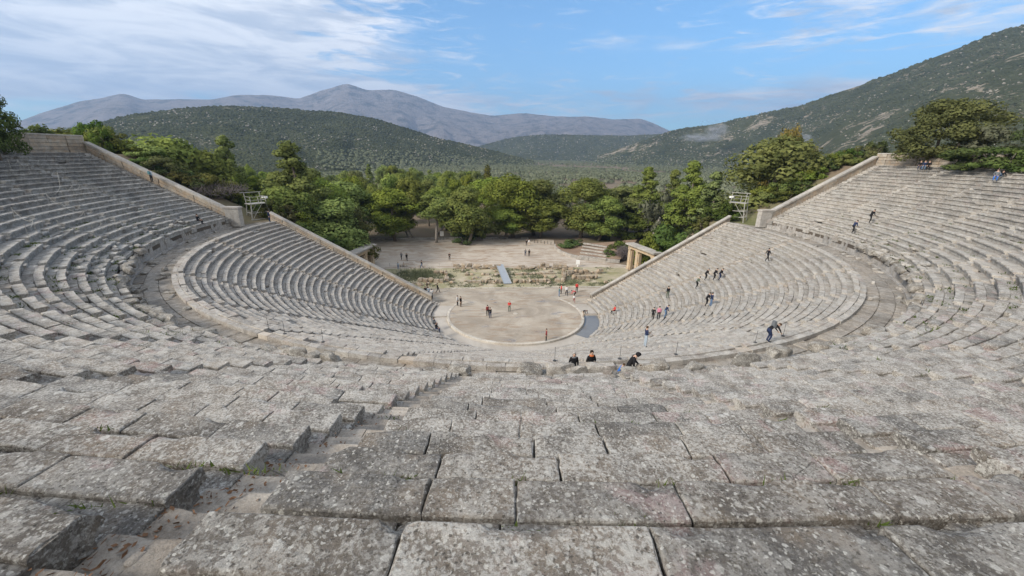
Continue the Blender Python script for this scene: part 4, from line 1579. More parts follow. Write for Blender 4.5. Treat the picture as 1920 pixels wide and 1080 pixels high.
def make_tree(kind, seed):
    """unit-height (1.0) times H metres; returns crown mesh, trunk mesh at their real size for H"""
    rs = np.random.default_rng(seed)
    rd = lambda a, b: a+(b-a)*rs.random()
    cl = []; mb = MB(); fol = F_PINE; bark = BARK
    if kind == 'pine':            # broad rounded stone/aleppo pine, H=14
        H, W = 14.0, 3.9
        lean = rs.normal(size=2)*.9
        top = np.array([lean[0], lean[1], H*.80])
        limb(mb, (0, 0, -.6), top, .32, .08, rs, .06, 8)
        n = 46
        for i in range(n):
            h = rd(.30, 1.0)
            wr = W*(math.sin(min(1, (h-.16)/.55)*math.pi*.60)**.8 if h < .70 else (1-((h-.70)/.33)**1.5)**.8*.95)
            a = rs.random()*6.28; q = wr*rs.random()**.5*.9
            x, y = math.cos(a)*q+lean[0]*h, math.sin(a)*q+lean[1]*h
            r = rd(.95, 1.95)*(1.1-.25*abs(h-.65))
            cl.append((x, y, h*H-r*.5, r, rd(.72, .95)))
            if i % 3 == 0:
                limb(mb, (lean[0]*h*.8, lean[1]*h*.8, max(2.5, h*H-2.5)), (x, y, h*H-r*.5), .10, .03, rs, .1, 5)
        leaf, per = .17, 150
    elif kind == 'umbrella':      # flat-topped pine with bare trunk
        H, W = 12.5, 3.8
        lean = rs.normal(size=2)*1.4
        limb(mb, (0, 0, -.6), (lean[0], lean[1], H*.72), .28, .10, rs, .10, 8)
        for i in range(42):
            h = rd(.60, 1.0); a = rs.random()*6.28
            wr = W*(1-((h-.74)/.30)**2)**.5 if abs(h-.74) < .3 else .5
            q = wr*rs.random()**.5*.9
            x, y = math.cos(a)*q+lean[0], math.sin(a)*q+lean[1]; r = rd(.9, 1.6)
            cl.append((x, y, h*H-r*.45, r, rd(.65, .85)))
            if i % 3 == 0:
                limb(mb, (lean[0]*.8, lean[1]*.8, H*.58), (x, y, h*H-r*.45), .09, .03, rs, .1, 5)
        leaf, per = .17, 160; bark = BARKP
    elif kind == 'cone':          # taller conifer with tiers to the ground
        H, W = 15.0, 3.9
        limb(mb, (0, 0, -.6), (0, 0, H*.95), .30, .04, rs, .02, 8)
        for i in range(120):
            h = rs.random()**1.15*.93+.06
            wr = W*(1-h)**.75*(.75+.5*rs.random())
            a = rs.random()*6.28; q = wr*(.35+.6*rs.random())
            r = rd(.6, 1.25)*(1.15-.6*h)
            cl.append((math.cos(a)*q, math.sin(a)*q, h*H, r, rd(.6, .9)))
            if i % 4 == 0:
                limb(mb, (0, 0, h*H), (math.cos(a)*q, math.sin(a)*q, h*H), .06, .02, rs, .05, 5)
        leaf, per = .17, 150; fol = F_PALE
    elif kind == 'oak':           # low spreading evergreen with several trunks
        H, W = 10.0, 5.6
        for k in range(3):
            a = rs.random()*6.28
            limb(mb, (rd(-.5, .5), rd(-.5, .5), -.5), (math.cos(a)*2, math.sin(a)*2, H*.55), .28, .1, rs, .15, 7)
        for i in range(70):
            h = rd(.24, 1.0)
            wr = W*(1-((h-.40)/.64)**2)**.5 if h > .40 else W*.94
            a = rs.random()*6.28; q = wr*rs.random()**.45*.92
            r = rd(.8, 1.5)
            cl.append((math.cos(a)*q, math.sin(a)*q, h*H-r*.4, r, rd(.7, .95)))
        leaf, per = .16, 150; fol = F_OAK
    elif kind == 'olive':
        H, W = 5.5, 2.6
        limb(mb, (0, 0, -.3), (.2, .1, H*.55), .24, .1, rs, .15, 6)
        for i in range(15):
            h = rd(.36, .95); a = rs.random()*6.28
            q = W*(1-((h-.55)/.5)**2)**.5*rs.random()**.5*.85
            cl.append((math.cos(a)*q, math.sin(a)*q, h*H, rd(.6, 1.0), rd(.6, .9)))
        leaf, per = .20, 55; fol = F_OLIVE; bark = BARKP
    elif kind == 'cypress':
        H, W = 12.0, 1.0
        limb(mb, (0, 0, -.4), (0, 0, H*.9), .2, .03, rs, .01, 6)
        for i in range(34):
            h = rs.random(); a = rs.random()*6.28; q = W*(1-h)**.6*.6*rs.random()
            cl.append((math.cos(a)*q, math.sin(a)*q, .4+h*H*.95, .85*(1-h)**.5+.25, 1.3))
        leaf, per = .16, 90; fol = F_OAK
    else:                         # shrub
        H, W = 2.6, 1.7
        for k in range(4):
            limb(mb, (rd(-.2, .2), rd(-.2, .2), -.2), (rd(-1, 1), rd(-1, 1), H*.7), .05, .02, rs, .1, 5)
        for i in range(22):
            h = rd(.1, .9); a = rs.random()*6.28
            q = W*(1-((h-.3)/.75)**2)**.5*rs.random()**.5*.9
            cl.append((math.cos(a)*q, math.sin(a)*q, h*H, rd(.35, .65), rd(.6, .9)))
        leaf, per = .13, 220; fol = F_SHRUB
    return (crown_mesh('crown', cl, fol, seed, leaf, per), mb.mesh('trunk', bark, True), H, W)


PROTO = {}
for kd, cnt in (('pine', 5), ('umbrella', 3), ('cone', 3), ('oak', 3), ('olive', 4), ('cypress', 1), ('shrub', 4)):
    PROTO[kd] = [make_tree(kd, 50+i*13+len(kd)) for i in range(cnt)]
TREE_NAME = {'pine': 'pine_tree', 'umbrella': 'pine_tree', 'cone': 'conifer_tree', 'oak': 'oak_tree', 'olive': 'olive_tree', 'cypress': 'cypress_tree', 'shrub': 'shrub'}
RECOLOUR = {}


def plant(kind, x, y, z, H, W, label, group=None, mat=None, cat=None, rz=None, var=None):
    cm, tm, h0, w0 = PROTO[kind][random.randrange(len(PROTO[kind])) if var is None else var]
    root = empty(TREE_NAME[kind], (x, y, z), random.random()*6.28 if rz is None else rz)
    sh = H/h0; sw = W/(2*w0)
    for nm, me in (('crown', cm), ('trunk', tm)):
        if nm == 'crown' and mat is not None:
            key = (me.name, mat.name)
            if key not in RECOLOUR:
                RECOLOUR[key] = me.copy(); RECOLOUR[key].materials[0] = mat
            me = RECOLOUR[key]
        o = bpy.data.objects.new(nm, me); col.objects.link(o); o.parent = root
        o.scale = (sw, sw, sh)
    tag(root, label, cat or ('shrub' if kind == 'shrub' else 'tree'), group)
    return root


def tree_px(kind, px, top, wpx, label, D=None, base=None, group=None, mat=None, wf=1.0, var=None, z=None):
    """tree whose trunk stands on the ground along an image bearing, at distance D (or where its foot shows)"""
    if base is not None:
        p = at(px, base, 0)
        D = np.linalg.norm(p[:2]-CAM[:2]); x, y = p[0], p[1]
    else:
        a, _ = azel(px, 330)
        x, y = CAM[0]+D*math.sin(a), CAM[1]+D*math.cos(a)
    zg = float(ground(x, y)) if z is None else z
    # height: find z where the projection reaches the top
    a, e = azel(px, top)
    H = CAM[2]+D*e-zg
    dep = D*math.cos(a-YAW)*math.cos(PITCH)+(CAM[2]-zg-H/2)*math.sin(PITCH)
    W = wpx/FPX*dep*wf*(1.02 if base is not None else 1.22)
    return plant(kind, x, y, zg-.1, max(H, 1.0), W, label, group, mat, var=var)


def trees():
    T = tree_px
    # left slope, behind the left walls
    T('pine', 345, 262, 150, 'big broad pine with rounded bright crown above the sloping left wall', D=96)
    T('pine', 300, 285, 90, 'lower pine half hidden behind the big broad pine at the left wall', D=92)
    T('cone', 432, 255, 96, 'pale feathery conifer right of the big broad left pine', D=104)
    T('pine', 395, 285, 120, 'dark green pine between the broad pine and the pale conifer', D=98)
    T('cone', 470, 330, 90, 'dark conifer rising behind the left scaffold platform', D=96, mat=F_PINE)
    T('cone', 548, 267, 150, 'tall pale topped conifer right of the left scaffold platform', D=92)
    T('pine', 590, 330, 80, 'round pine at the right foot of the tall pale topped conifer', D=100)
    T('pine', 520, 345, 110, 'dark low pine behind the end of the lower left wall', D=86)
    T('shrub', 92, 234, 60, 'bright green bush behind the far left end of the back wall', D=92)
    T('pine', 150, 240, 90, 'small pine just right of the bright bush behind the left back wall', D=98)
    T('pine', 200, 262, 80, 'small pine behind the top of the sloping left wall', D=96)
    T('pine', 255, 278, 84, 'small pine halfway between the left wall top and the big broad pine', D=100)
    T('oak', 652, 385, 112, 'dark olive evergreen oak left of the plaza behind the left gateway', base=474)
    T('pine', 610, 378, 110, 'dark pine mass above the lower left wall', D=84)
    T('shrub', 640, 432, 90, 'dark shrub clump beyond the lower left wall', D=84, mat=F_OAK)
    T('pine', 625, 340, 90, 'mid green pine left of the row behind the plaza', D=112)
    # row behind the plaza
    T('umbrella', 692, 362, 74, 'flat topped pine with a dark trunk at the left end of the plaza', base=446)
    T('pine', 741, 352, 88, 'rounded pine left of the leaning pine behind the plaza', base=452)
    T('umbrella', 771, 380, 58, 'slim small pine with a pale slanting trunk behind the plaza', base=450)
    T('umbrella', 818, 362, 86, 'leaning pine with a long pale curved trunk at the plaza edge', base=455, var=1)
    T('pine', 876, 352, 86, 'pine standing on the plaza with a dark lower trunk', base=459)
    T('shrub', 868, 431, 46, 'low leafy skirt of growth beside the pine standing on the plaza', base=456)
    T('shrub', 908, 402, 62, 'conical dark shrub right of the pine standing on the plaza', base=448, mat=F_PINE)
    T('pine', 962, 325, 100, 'tall pine at the middle right of the row behind the plaza', base=445)
    T('pine', 1005, 338, 82, 'pine just right of the tall middle pine', D=118)
    T('pine', 1012, 373, 86, 'bushy low pine at the right end of the row behind the plaza', base=446)
    T('pine', 948, 382, 70, 'bushy low pine in front of the tall middle pine', base=447)
    T('umbrella', 893, 333, 70, 'flat crowned pine behind the pine standing on the plaza', D=128)
    T('cypress', 914, 305, 18, 'dark narrow cypress at the right edge of the far pines', D=150)
    # right group
    T('pine', 1088, 333, 96, 'big bright pine with heaped clumps right of the plaza', base=446)
    T('pine', 1122, 366, 78, 'bright clumped pine in front of the green kiosk', base=452)
    T('shrub', 1066, 448, 44, 'bright green shrub on the mound behind the curved kerb', base=468)
    T('shrub', 1080, 446, 34, 'second green shrub on the mound just right of the first', base=466)
    T('shrub', 1140, 466, 30, 'single round shrub beside the stone bench rows', base=485)
    T('umbrella', 1162, 348, 84, 'shaded pine with two dark trunks left of the tiered conifer', base=440)
    T('cone', 1203, 313, 100, 'tiered bright conifer right of the green kiosk', base=447)
    T('cone', 1300, 303, 104, 'tall bright conifer beyond the lower right seats', D=98)
    T('cone', 1345, 322, 90, 'bright conifer just left of the right scaffold platform', D=96)
    T('olive', 1252, 350, 70, 'grey green olive between the two bright conifers on the right', D=104)
    T('cone', 1265, 318, 70, 'pale conifer half hidden left of the tall bright right conifer', D=112)
    T('pine', 1432, 256, 150, 'massive dark pine behind the right scaffold platform', D=92, wf=.95)
    T('oak', 1468, 247, 66, 'yellowing tree top showing above the massive dark pine', D=112, mat=F_YELLOW)
    T('oak', 1500, 276, 60, 'small yellowing tree right of the massive dark pine', D=116, mat=F_YELLOW)
    T('oak', 1525, 300, 70, 'rusty thinning tree behind the sloping right wall', D=120, mat=F_RUST)
    T('oak', 1555, 288, 90, 'grey green oak behind the lower part of the sloping right wall', D=100, mat=F_OLIVE)
    T('oak', 1592, 283, 76, 'dark oak behind the top of the sloping right wall', D=104)
    T('shrub', 1285, 424, 90, 'green shrub bank beyond the lower right seats', D=90)
    T('shrub', 1235, 440, 50, 'leafy shrub behind the right gateway', D=90, mat=F_PINE)
    T('shrub', 1180, 452, 40, 'low yellow green shrub left of the right gateway', D=97)
    T('shrub', 1395, 385, 60, 'reddish shrub behind the right scaffold platform', D=96, mat=F_RUST)
    # right rim
    T('oak', 1752, 192, 150, 'large spreading evergreen tree on the rim above the right upper seats', D=86, z=21.6, var=0)
    T('oak', 1696, 262, 46, 'low left shoulder tree beside the large spreading evergreen', D=88, z=21.6)
    T('olive', 1842, 235, 80, 'grey green olive right of the large spreading evergreen', D=82, z=21.6)
    T('oak', 1935, 200, 84, 'dark leafy tree at the right edge of the rim', D=80, z=21.6, mat=F_SHRUB)
    T('shrub', 1835, 268, 100, 'dark bushy shrub under the trees on the right rim', D=78, z=21.6)
    T('shrub', 1890, 270, 90, 'dark shrub at the far right above the top row', D=76, z=21.6)
    T('shrub', 1740, 292, 30, 'low dark shrub behind the people sitting on the top row', D=86, z=21.6)
    T('shrub', 1790, 282, 80, 'green undergrowth bush at the foot of the spreading evergreen', D=87, z=21.6)
    # left rim
    T('oak', -2, 152, 92, 'dark evergreen tree overhanging the back wall at the left edge', D=70, z=20.6, mat=F_SHRUB)
    # bare grey shrubs
    def bare(px, top, base_D, wpx, lab, seed, z=None):
        a, e = azel(px, top)
        x, y = CAM[0]+base_D*math.sin(a), CAM[1]+base_D*math.cos(a)
        zg = float(ground(x, y)) if z is None else z
        H = CAM[2]+base_D*e-zg; W = wpx/FPX*base_D*.85
        rs = np.random.default_rng(seed)
        root = empty('bare_shrub', (x, y, zg-.1))
        m = MB(); tw = MB()
        for k in range(12):
            an = rs.random()*6.28; q = W*.5*rs.random()**.5
            tip = np.array([math.cos(an)*q, math.sin(an)*q, H*(.55+.4*rs.random())])
            limb(m, (tip[0]*.15, tip[1]*.15, -.1), tip, .06, .02, rs, .1, 5)
        for k in range(900):
            an = rs.random()*6.28; q = W*.5*rs.random()**.5
            hh = H*(.35+.62*rs.random()*(1-.5*(q/(W*.5))**2))
            c = np.array([math.cos(an)*q, math.sin(an)*q, hh]); dv = rs.normal(size=3)*.5+np.array([math.cos(an)*.3, math.sin(an)*.3, .5])
            dv = dv/np.linalg.norm(dv)*rs.uniform(.5, 1.1)
            tw.bar(c, c+dv, .022, 0, 3, .008)
        m.build('branches', TWIG, root); tw.build('twigs', TWIG, root)
        tag(root, lab, 'shrub')
    bare(392, 343, 78, 110, 'leafless purple grey shrub behind the pier of the left upper wall', 5)
    bare(1225, 442, 92, 40, 'leafless grey shrub above the right gateway', 6)
    bare(1172, 460, 92, 34, 'leafless grey shrub left of the right gateway', 7)
    # deeper pines, one belt behind the other
    r2 = random.Random(4)
    n = 0
    for D, lo, hi, step in ((118, 590, 905, 36), (138, 585, 905, 36), (160, 560, 905, 32), (188, 470, 910, 34), (222, 440, 910, 32)):
        px = lo
        while px < hi:
            q = px+r2.uniform(-8, 8)
            D2 = D*r2.uniform(.95, 1.05)
            a, _ = azel(q, 330)
            x, y = CAM[0]+D2*math.sin(a), CAM[1]+D2*math.cos(a)
            kd = r2.choice(('pine', 'pine', 'umbrella', 'cone' if r2.random() < .8 else 'pine'))
            plant(kd, x, y, float(ground(x, y))-.1, r2.uniform(12, 17), r2.uniform(6.2, 9.0), 'rounded green pine in the dense wood beyond the plaza', 'pines of the wood beyond the plaza')
            px += step*r2.uniform(.8, 1.2)
    for (px, D, H, W) in ((1040, 150, 8, 9), (1150, 135, 12, 10), (1185, 128, 12, 10), (1240, 130, 12, 10), (1330, 122, 13, 10), (1385, 118, 13, 10)):
        a, _ = azel(px, 330)
        x, y = CAM[0]+D*math.sin(a), CAM[1]+D*math.cos(a)
        plant('pine', x, y, float(ground(x, y))-.1, H, W, 'rounded pine in the belt behind the bright conifers right of the plaza', 'pines of the belt right of the plaza', F_OLIVE if px in (1040, 1185) else None)
    # slope filler on both flanks
    for (px, D, H, W, k) in ((420, 84, 6, 8, 'shrub'), (455, 90, 5, 8, 'shrub'), (560, 80, 5, 8, 'shrub'), (590, 78, 4, 7, 'shrub'), (1330, 86, 4, 8, 'shrub'), (1290, 82, 3.4, 8, 'shrub'), (1262, 82, 3, 6, 'shrub'), (1450, 92, 4, 8, 'shrub'), (1510, 96, 5, 9, 'shrub')):
        a, _ = azel(px, 330)
        x, y = CAM[0]+D*math.sin(a), CAM[1]+D*math.cos(a)
        plant(k, x, y, float(ground(x, y))-.1, H, W, 'green shrub on the slope outside the stone seating walls', 'shrubs on the slopes outside the walls')
    for s in (-1, 1):
        for i in range(17):
            x = s*(41.5+i*1.35+r2.uniform(-.4, .4)); y = abs(x)*.1+2+r2.uniform(3.2, 6.5)+(3.0 if i < 4 else 0)
            if i < 3:
                continue
            zt = UP_Z0+(math.hypot(x, y)-UP_R)*UP_Z/UP_P
            zg = float(ground(x, y))
            plant('shrub', x, y, zg-.2, max(2.2, zt-zg+r2.uniform(.2, 1.4)), r2.uniform(3.5, 5.5), f'green bush hugging the outside of the {"left" if s < 0 else "right"} sloping upper wall', f'bushes outside the {"left" if s < 0 else "right"} upper wall', r2.choice((None, F_PINE, F_OAK)))
        for (bx, by, bh) in ((44.5, 13.2, 3.2), (43.0, 16.2, 3.4), (40.2, 17.2, 3.0), (37.2, 15.8, 2.6), (46.5, 12.0, 3.4)):
            if s > 0 and bx < 39:
                continue
            zg = float(ground(s*bx, by))
            plant('shrub', s*bx, by, zg-.2, bh, 4.4, f'dense bush behind the {"left" if s < 0 else "right"} scaffold platform', f'bushes behind the {"left" if s < 0 else "right"} scaffold platform', r2.choice((F_PINE, F_OAK)))
        for i in range(9):
            x = s*(29.5+i*1.3+r2.uniform(-.4, .4)); y = float(lo_line_y(x))+r2.uniform(2.6, 6.0)
            zg = float(ground(x, y))
            plant('shrub', x, y, zg-.2, r2.uniform(2.4, 3.8), r2.uniform(3.0, 4.6), f'dark bush on the bank outside the {"left" if s < 0 else "right"} lower wall', f'bushes outside the {"left" if s < 0 else "right"} lower wall', r2.choice((None, F_PINE, F_OAK)))
    # olives: the nearest as trees of their own, the rest as one grove
    k = 0
    om = [q[0] for q in PROTO['olive']]
    pts = []
    for D in np.concatenate([np.arange(125, 900, 8.2), np.arange(900, 1750, 15)]):
        for a in np.arange(-.34, 1.06, (8.0 if D < 900 else 13.)/D):
            aa = a+r2.uniform(-.6, .6)*8/D; dd = D+r2.uniform(-6.0, 6.0)
            x, y = CAM[0]+dd*math.sin(aa), CAM[1]+dd*math.cos(aa)
            if aa < -.02+.0004*dd and dd < 330:
                continue
            if aa > .45 and dd < 170:
                continue
            if fbm(np.array([x*.012]), np.array([y*.012]), 90, 3)[0] < .36:
                continue
            pts.append((dd, x, y, aa))
    pts.sort()
    near = pts[:130]
    for (dd, x, y, aa) in near:
        o = bpy.data.objects.new('olive_tree', om[r2.randrange(4)]); col.objects.link(o)
        s = r2.uniform(.75, 1.2); o.scale = (s*1.15, s*1.15, s); o.rotation_euler = (0, 0, r2.random()*6.28)
        o.location = (x, y, float(ground(x, y))-.3)
        tag(o, 'grey green olive tree at the near edge of the grove beyond the pines', 'tree', 'olive trees at the near edge of the grove')
    far = np.array([(x, y) for (_, x, y, _) in pts[130:]])
    G = ground(far[:, 0], far[:, 1])
    # lift trees that fall on the rising right hillside
    zr = hill_height(RIGHT, far); zl = hill_height(LEFT, far)
    G = np.fmax(np.fmax(G, zr), zl)
    ok = G < 22
    far = far[ok]; G = G[ok]
    n = len(far)
    per = 24
    rs = np.random.default_rng(8)
    d = rs.normal(size=(n, per, 3)); d /= np.linalg.norm(d, axis=2)[..., None]
    d[..., 2] = np.abs(d[..., 2])*.9-.1
    sz = (1.9+1.1*rs.random(n))[:, None, None]
    c = d*sz*np.array([1, 1, .85])*(.7+.3*rs.random((n, per, 1)))
    a = rs.normal(size=(n, per, 3)); a -= (a*d).sum(2)[..., None]*d*.7; a /= np.linalg.norm(a, axis=2)[..., None]
    b = np.cross(d, a)
    s = sz*.55
    V = np.stack([c+a*s, c-a*s*.6+b*s*.9, c-a*s*.6-b*s*.9], 2)
    V += np.concatenate([far, (G+1.9)[:, None]], 1)[:, None, None, :]
    V = V.reshape(-1, 3)
    N = np.repeat((d+np.array([0, 0, .4])).reshape(-1, 1, 3), 3, 1).reshape(-1, 3)
    N /= np.linalg.norm(N, axis=1)[:, None]
    me = bpy.data.meshes.new('olive_grove')
    fast_fill(me, V, np.arange(len(V)).reshape(-1, 3))
    me.materials.append(F_OLIVE2)
    me.polygons.foreach_set('use_smooth', np.ones(len(me.polygons), bool))
    me.normals_split_custom_set_from_vertices(N.astype(np.float32))
    o = bpy.data.objects.new('olive_grove', me); col.objects.link(o)
    stuff(o, 'grey green olive groves covering the plain beyond the pines', 'grove')


F_OLIVE2 = foliage_mat('far_olive_leaves', (.135, .152, .085), (.205, .218, .130), (.27, .275, .19), scale=.03)


def hill_height(G, P):
    """height of a ridge mesh at ground points (nan where it is not)"""
    dx = P[:, 0]-CAM[0]; dy = P[:, 1]-CAM[1]
    az_ = np.arctan2(dx, dy); D = np.hypot(dx, dy)
    a = np.arctan2(G[0, :, 0]-CAM[0], G[0, :, 1]-CAM[1])
    dg = np.hypot(G[..., 0]-CAM[0], G[..., 1]-CAM[1])
    out = np.full(len(P), np.nan)
    j = np.searchsorted(a, az_)
    for i in range(len(P)):
        if 0 < j[i] < len(a):
            c = dg[:, j[i]]
            if c[0] < D[i] < c[-1]:
                out[i] = np.interp(D[i], c, G[:, j[i], 2])
    return out


trees()


# ------------------------------------------------------------------ people
def pose(kind):
    """joint positions for a 1.72 m figure facing +Y, feet on z=0"""
    J = dict(pel=(0, 0, .93), wai=(0, 0, 1.08), che=(0, .01, 1.30), nec=(0, 0, 1.46), hea=(0, .02, 1.56), cro=(0, .02, 1.66))
    J.update(sl=(-.16, 0, 1.40), sr=(.16, 0, 1.40), el=(-.215, -.02, 1.12), er=(.215, -.02, 1.12), wl=(-.205, .07, .87), wr=(.205, .07, .87),
             hl=(-.10, 0, .90), hr=(.10, 0, .90), kl=(-.11, .02, .49), kr=(.11, .02, .49), al=(-.11, -.02, .08), ar=(.11, -.02, .08), tl=(-.12, .14, .035), tr=(.12, .14, .035))
    if kind == 'stand2':
        J.update(el=(-.25, .0, 1.14), wl=(-.06, .20, 1.16), er=(.25, 0, 1.14), wr=(.05, .22, 1.10))
    elif kind == 'phone':
        J.update(el=(-.24, .06, 1.16), wl=(-.07, .28, 1.36), er=(.24, .06, 1.16), wr=(.07, .28, 1.36))
    elif kind == 'walk':
        J.update(kl=(-.11, .20, .52), al=(-.11, .30, .09), tl=(-.11, .45, .06), kr=(.11, -.06, .50), ar=(.11, -.34, .14), tr=(.11, -.22, .04),
                 el=(-.24, -.14, 1.14), wl=(-.23, -.18, .90), er=(.24, .10, 1.13), wr=(.22, .25, .96))
    elif kind == 'climb':
        J.update(pel=(0, -.05, .93), che=(0, .14, 1.27), nec=(0, .22, 1.42), hea=(0, .29, 1.50), cro=(0, .33, 1.59), wai=(0, .03, 1.07),
                 sl=(-.18, .17, 1.36), sr=(.18, .17, 1.36), el=(-.24, .22, 1.10), er=(.24, .16, 1.09), wl=(-.2, .40, .95), wr=(.2, .36, .92),
                 kl=(-.11, .26, .72), al=(-.11, .18, .32), tl=(-.11, .33, .26), kr=(.11, 0, .49), ar=(.11, -.14, .10), tr=(.11, 0, .035), hl=(-.1, -.05, .90), hr=(.1, -.05, .90))
    elif kind == 'bend':
        J.update(pel=(0, -.18, .86), wai=(0, -.04, 1.00), che=(0, .20, 1.08), nec=(0, .36, 1.12), hea=(0, .46, 1.14), cro=(0, .55, 1.18), hl=(-.1, -.18, .84), hr=(.1, -.18, .84),
                 sl=(-.18, .28, 1.10), sr=(.18, .28, 1.10), el=(-.22, .42, .86), er=(.22, .42, .86), wl=(-.16, .58, .66), wr=(.16, .58, .66),
                 kl=(-.11, .06, .47), kr=(.11, .02, .47), al=(-.11, -.08, .08), ar=(.11, -.12, .08), tl=(-.11, .08, .035), tr=(.11, .04, .035))
    elif kind == 'sit':
        dz = -.45
        for k in ('pel', 'wai', 'che', 'nec', 'hea', 'cro', 'sl', 'sr', 'el', 'er'):
            x, y, z = J[k]; J[k] = (x, y-.02, z+dz+.02)
        J.update(hl=(-.10, 0, .48), hr=(.10, 0, .48), kl=(-.13, .42, .50), kr=(.13, .42, .50), al=(-.13, .40, .08), ar=(.13, .46, .08), tl=(-.13, .54, .035), tr=(.13, .60, .035),
                 wl=(-.13, .30, .60), wr=(.13, .30, .60), el=(-.24, .06, .70), er=(.24, .06, .70))
    elif kind == 'recline':
        J.update(pel=(0, 0, .14), wai=(0, -.14, .20), che=(0, -.33, .36), nec=(0, -.46, .48), hea=(0, -.51, .57), cro=(0, -.54, .67), hl=(-.1, .02, .13), hr=(.1, .02, .13),
                 sl=(-.18, -.40, .43), sr=(.18, -.40, .43), el=(-.26, -.58, .22), wl=(-.27, -.62, .02), er=(.30, -.36, .66), wr=(.38, -.32, .92),
                 kl=(-.12, .40, .38), kr=(.12, .44, .24), al=(-.12, .72, .06), ar=(.12, .86, .08), tl=(-.12, .84, .10), tr=(.12, .94, .17))
    return J


LINKS = [('pel', 'wai'), ('wai', 'che'), ('che', 'nec'), ('nec', 'hea'), ('hea', 'cro'), ('che', 'sl'), ('che', 'sr'), ('sl', 'el'), ('sr', 'er'), ('el', 'wl'), ('er', 'wr'),
         ('pel', 'hl'), ('pel', 'hr'), ('hl', 'kl'), ('hr', 'kr'), ('kl', 'al'), ('kr', 'ar'), ('al', 'tl'), ('ar', 'tr')]
RAD = dict(pel=(.135, .105), wai=(.125, .10), che=(.145, .11), nec=(.055, .055), hea=(.078, .088), cro=(.068, .078), sl=(.07, .07), sr=(.07, .07), el=(.052, .052), er=(.052, .052), wl=(.032, .026), wr=(.032, .026),
           hl=(.095, .095), hr=(.095, .095), kl=(.068, .068), kr=(.068, .068), al=(.048, .048), ar=(.048, .048), tl=(.042, .03), tr=(.042, .03))
ZONE = dict(nec=0, hea=0, cro=0, wl=0, wr=0, wai=1, che=1, sl=1, sr=1, el=1, er=1, pel=2, hl=2, hr=2, kl=2, kr=2, al=2, ar=2, tl=3, tr=3)
SKIN_M = plain_mat('skin', (.42, .27, .20), .6)
SHOE_M = plain_mat('shoe_leather', (.03, .03, .03), .6)


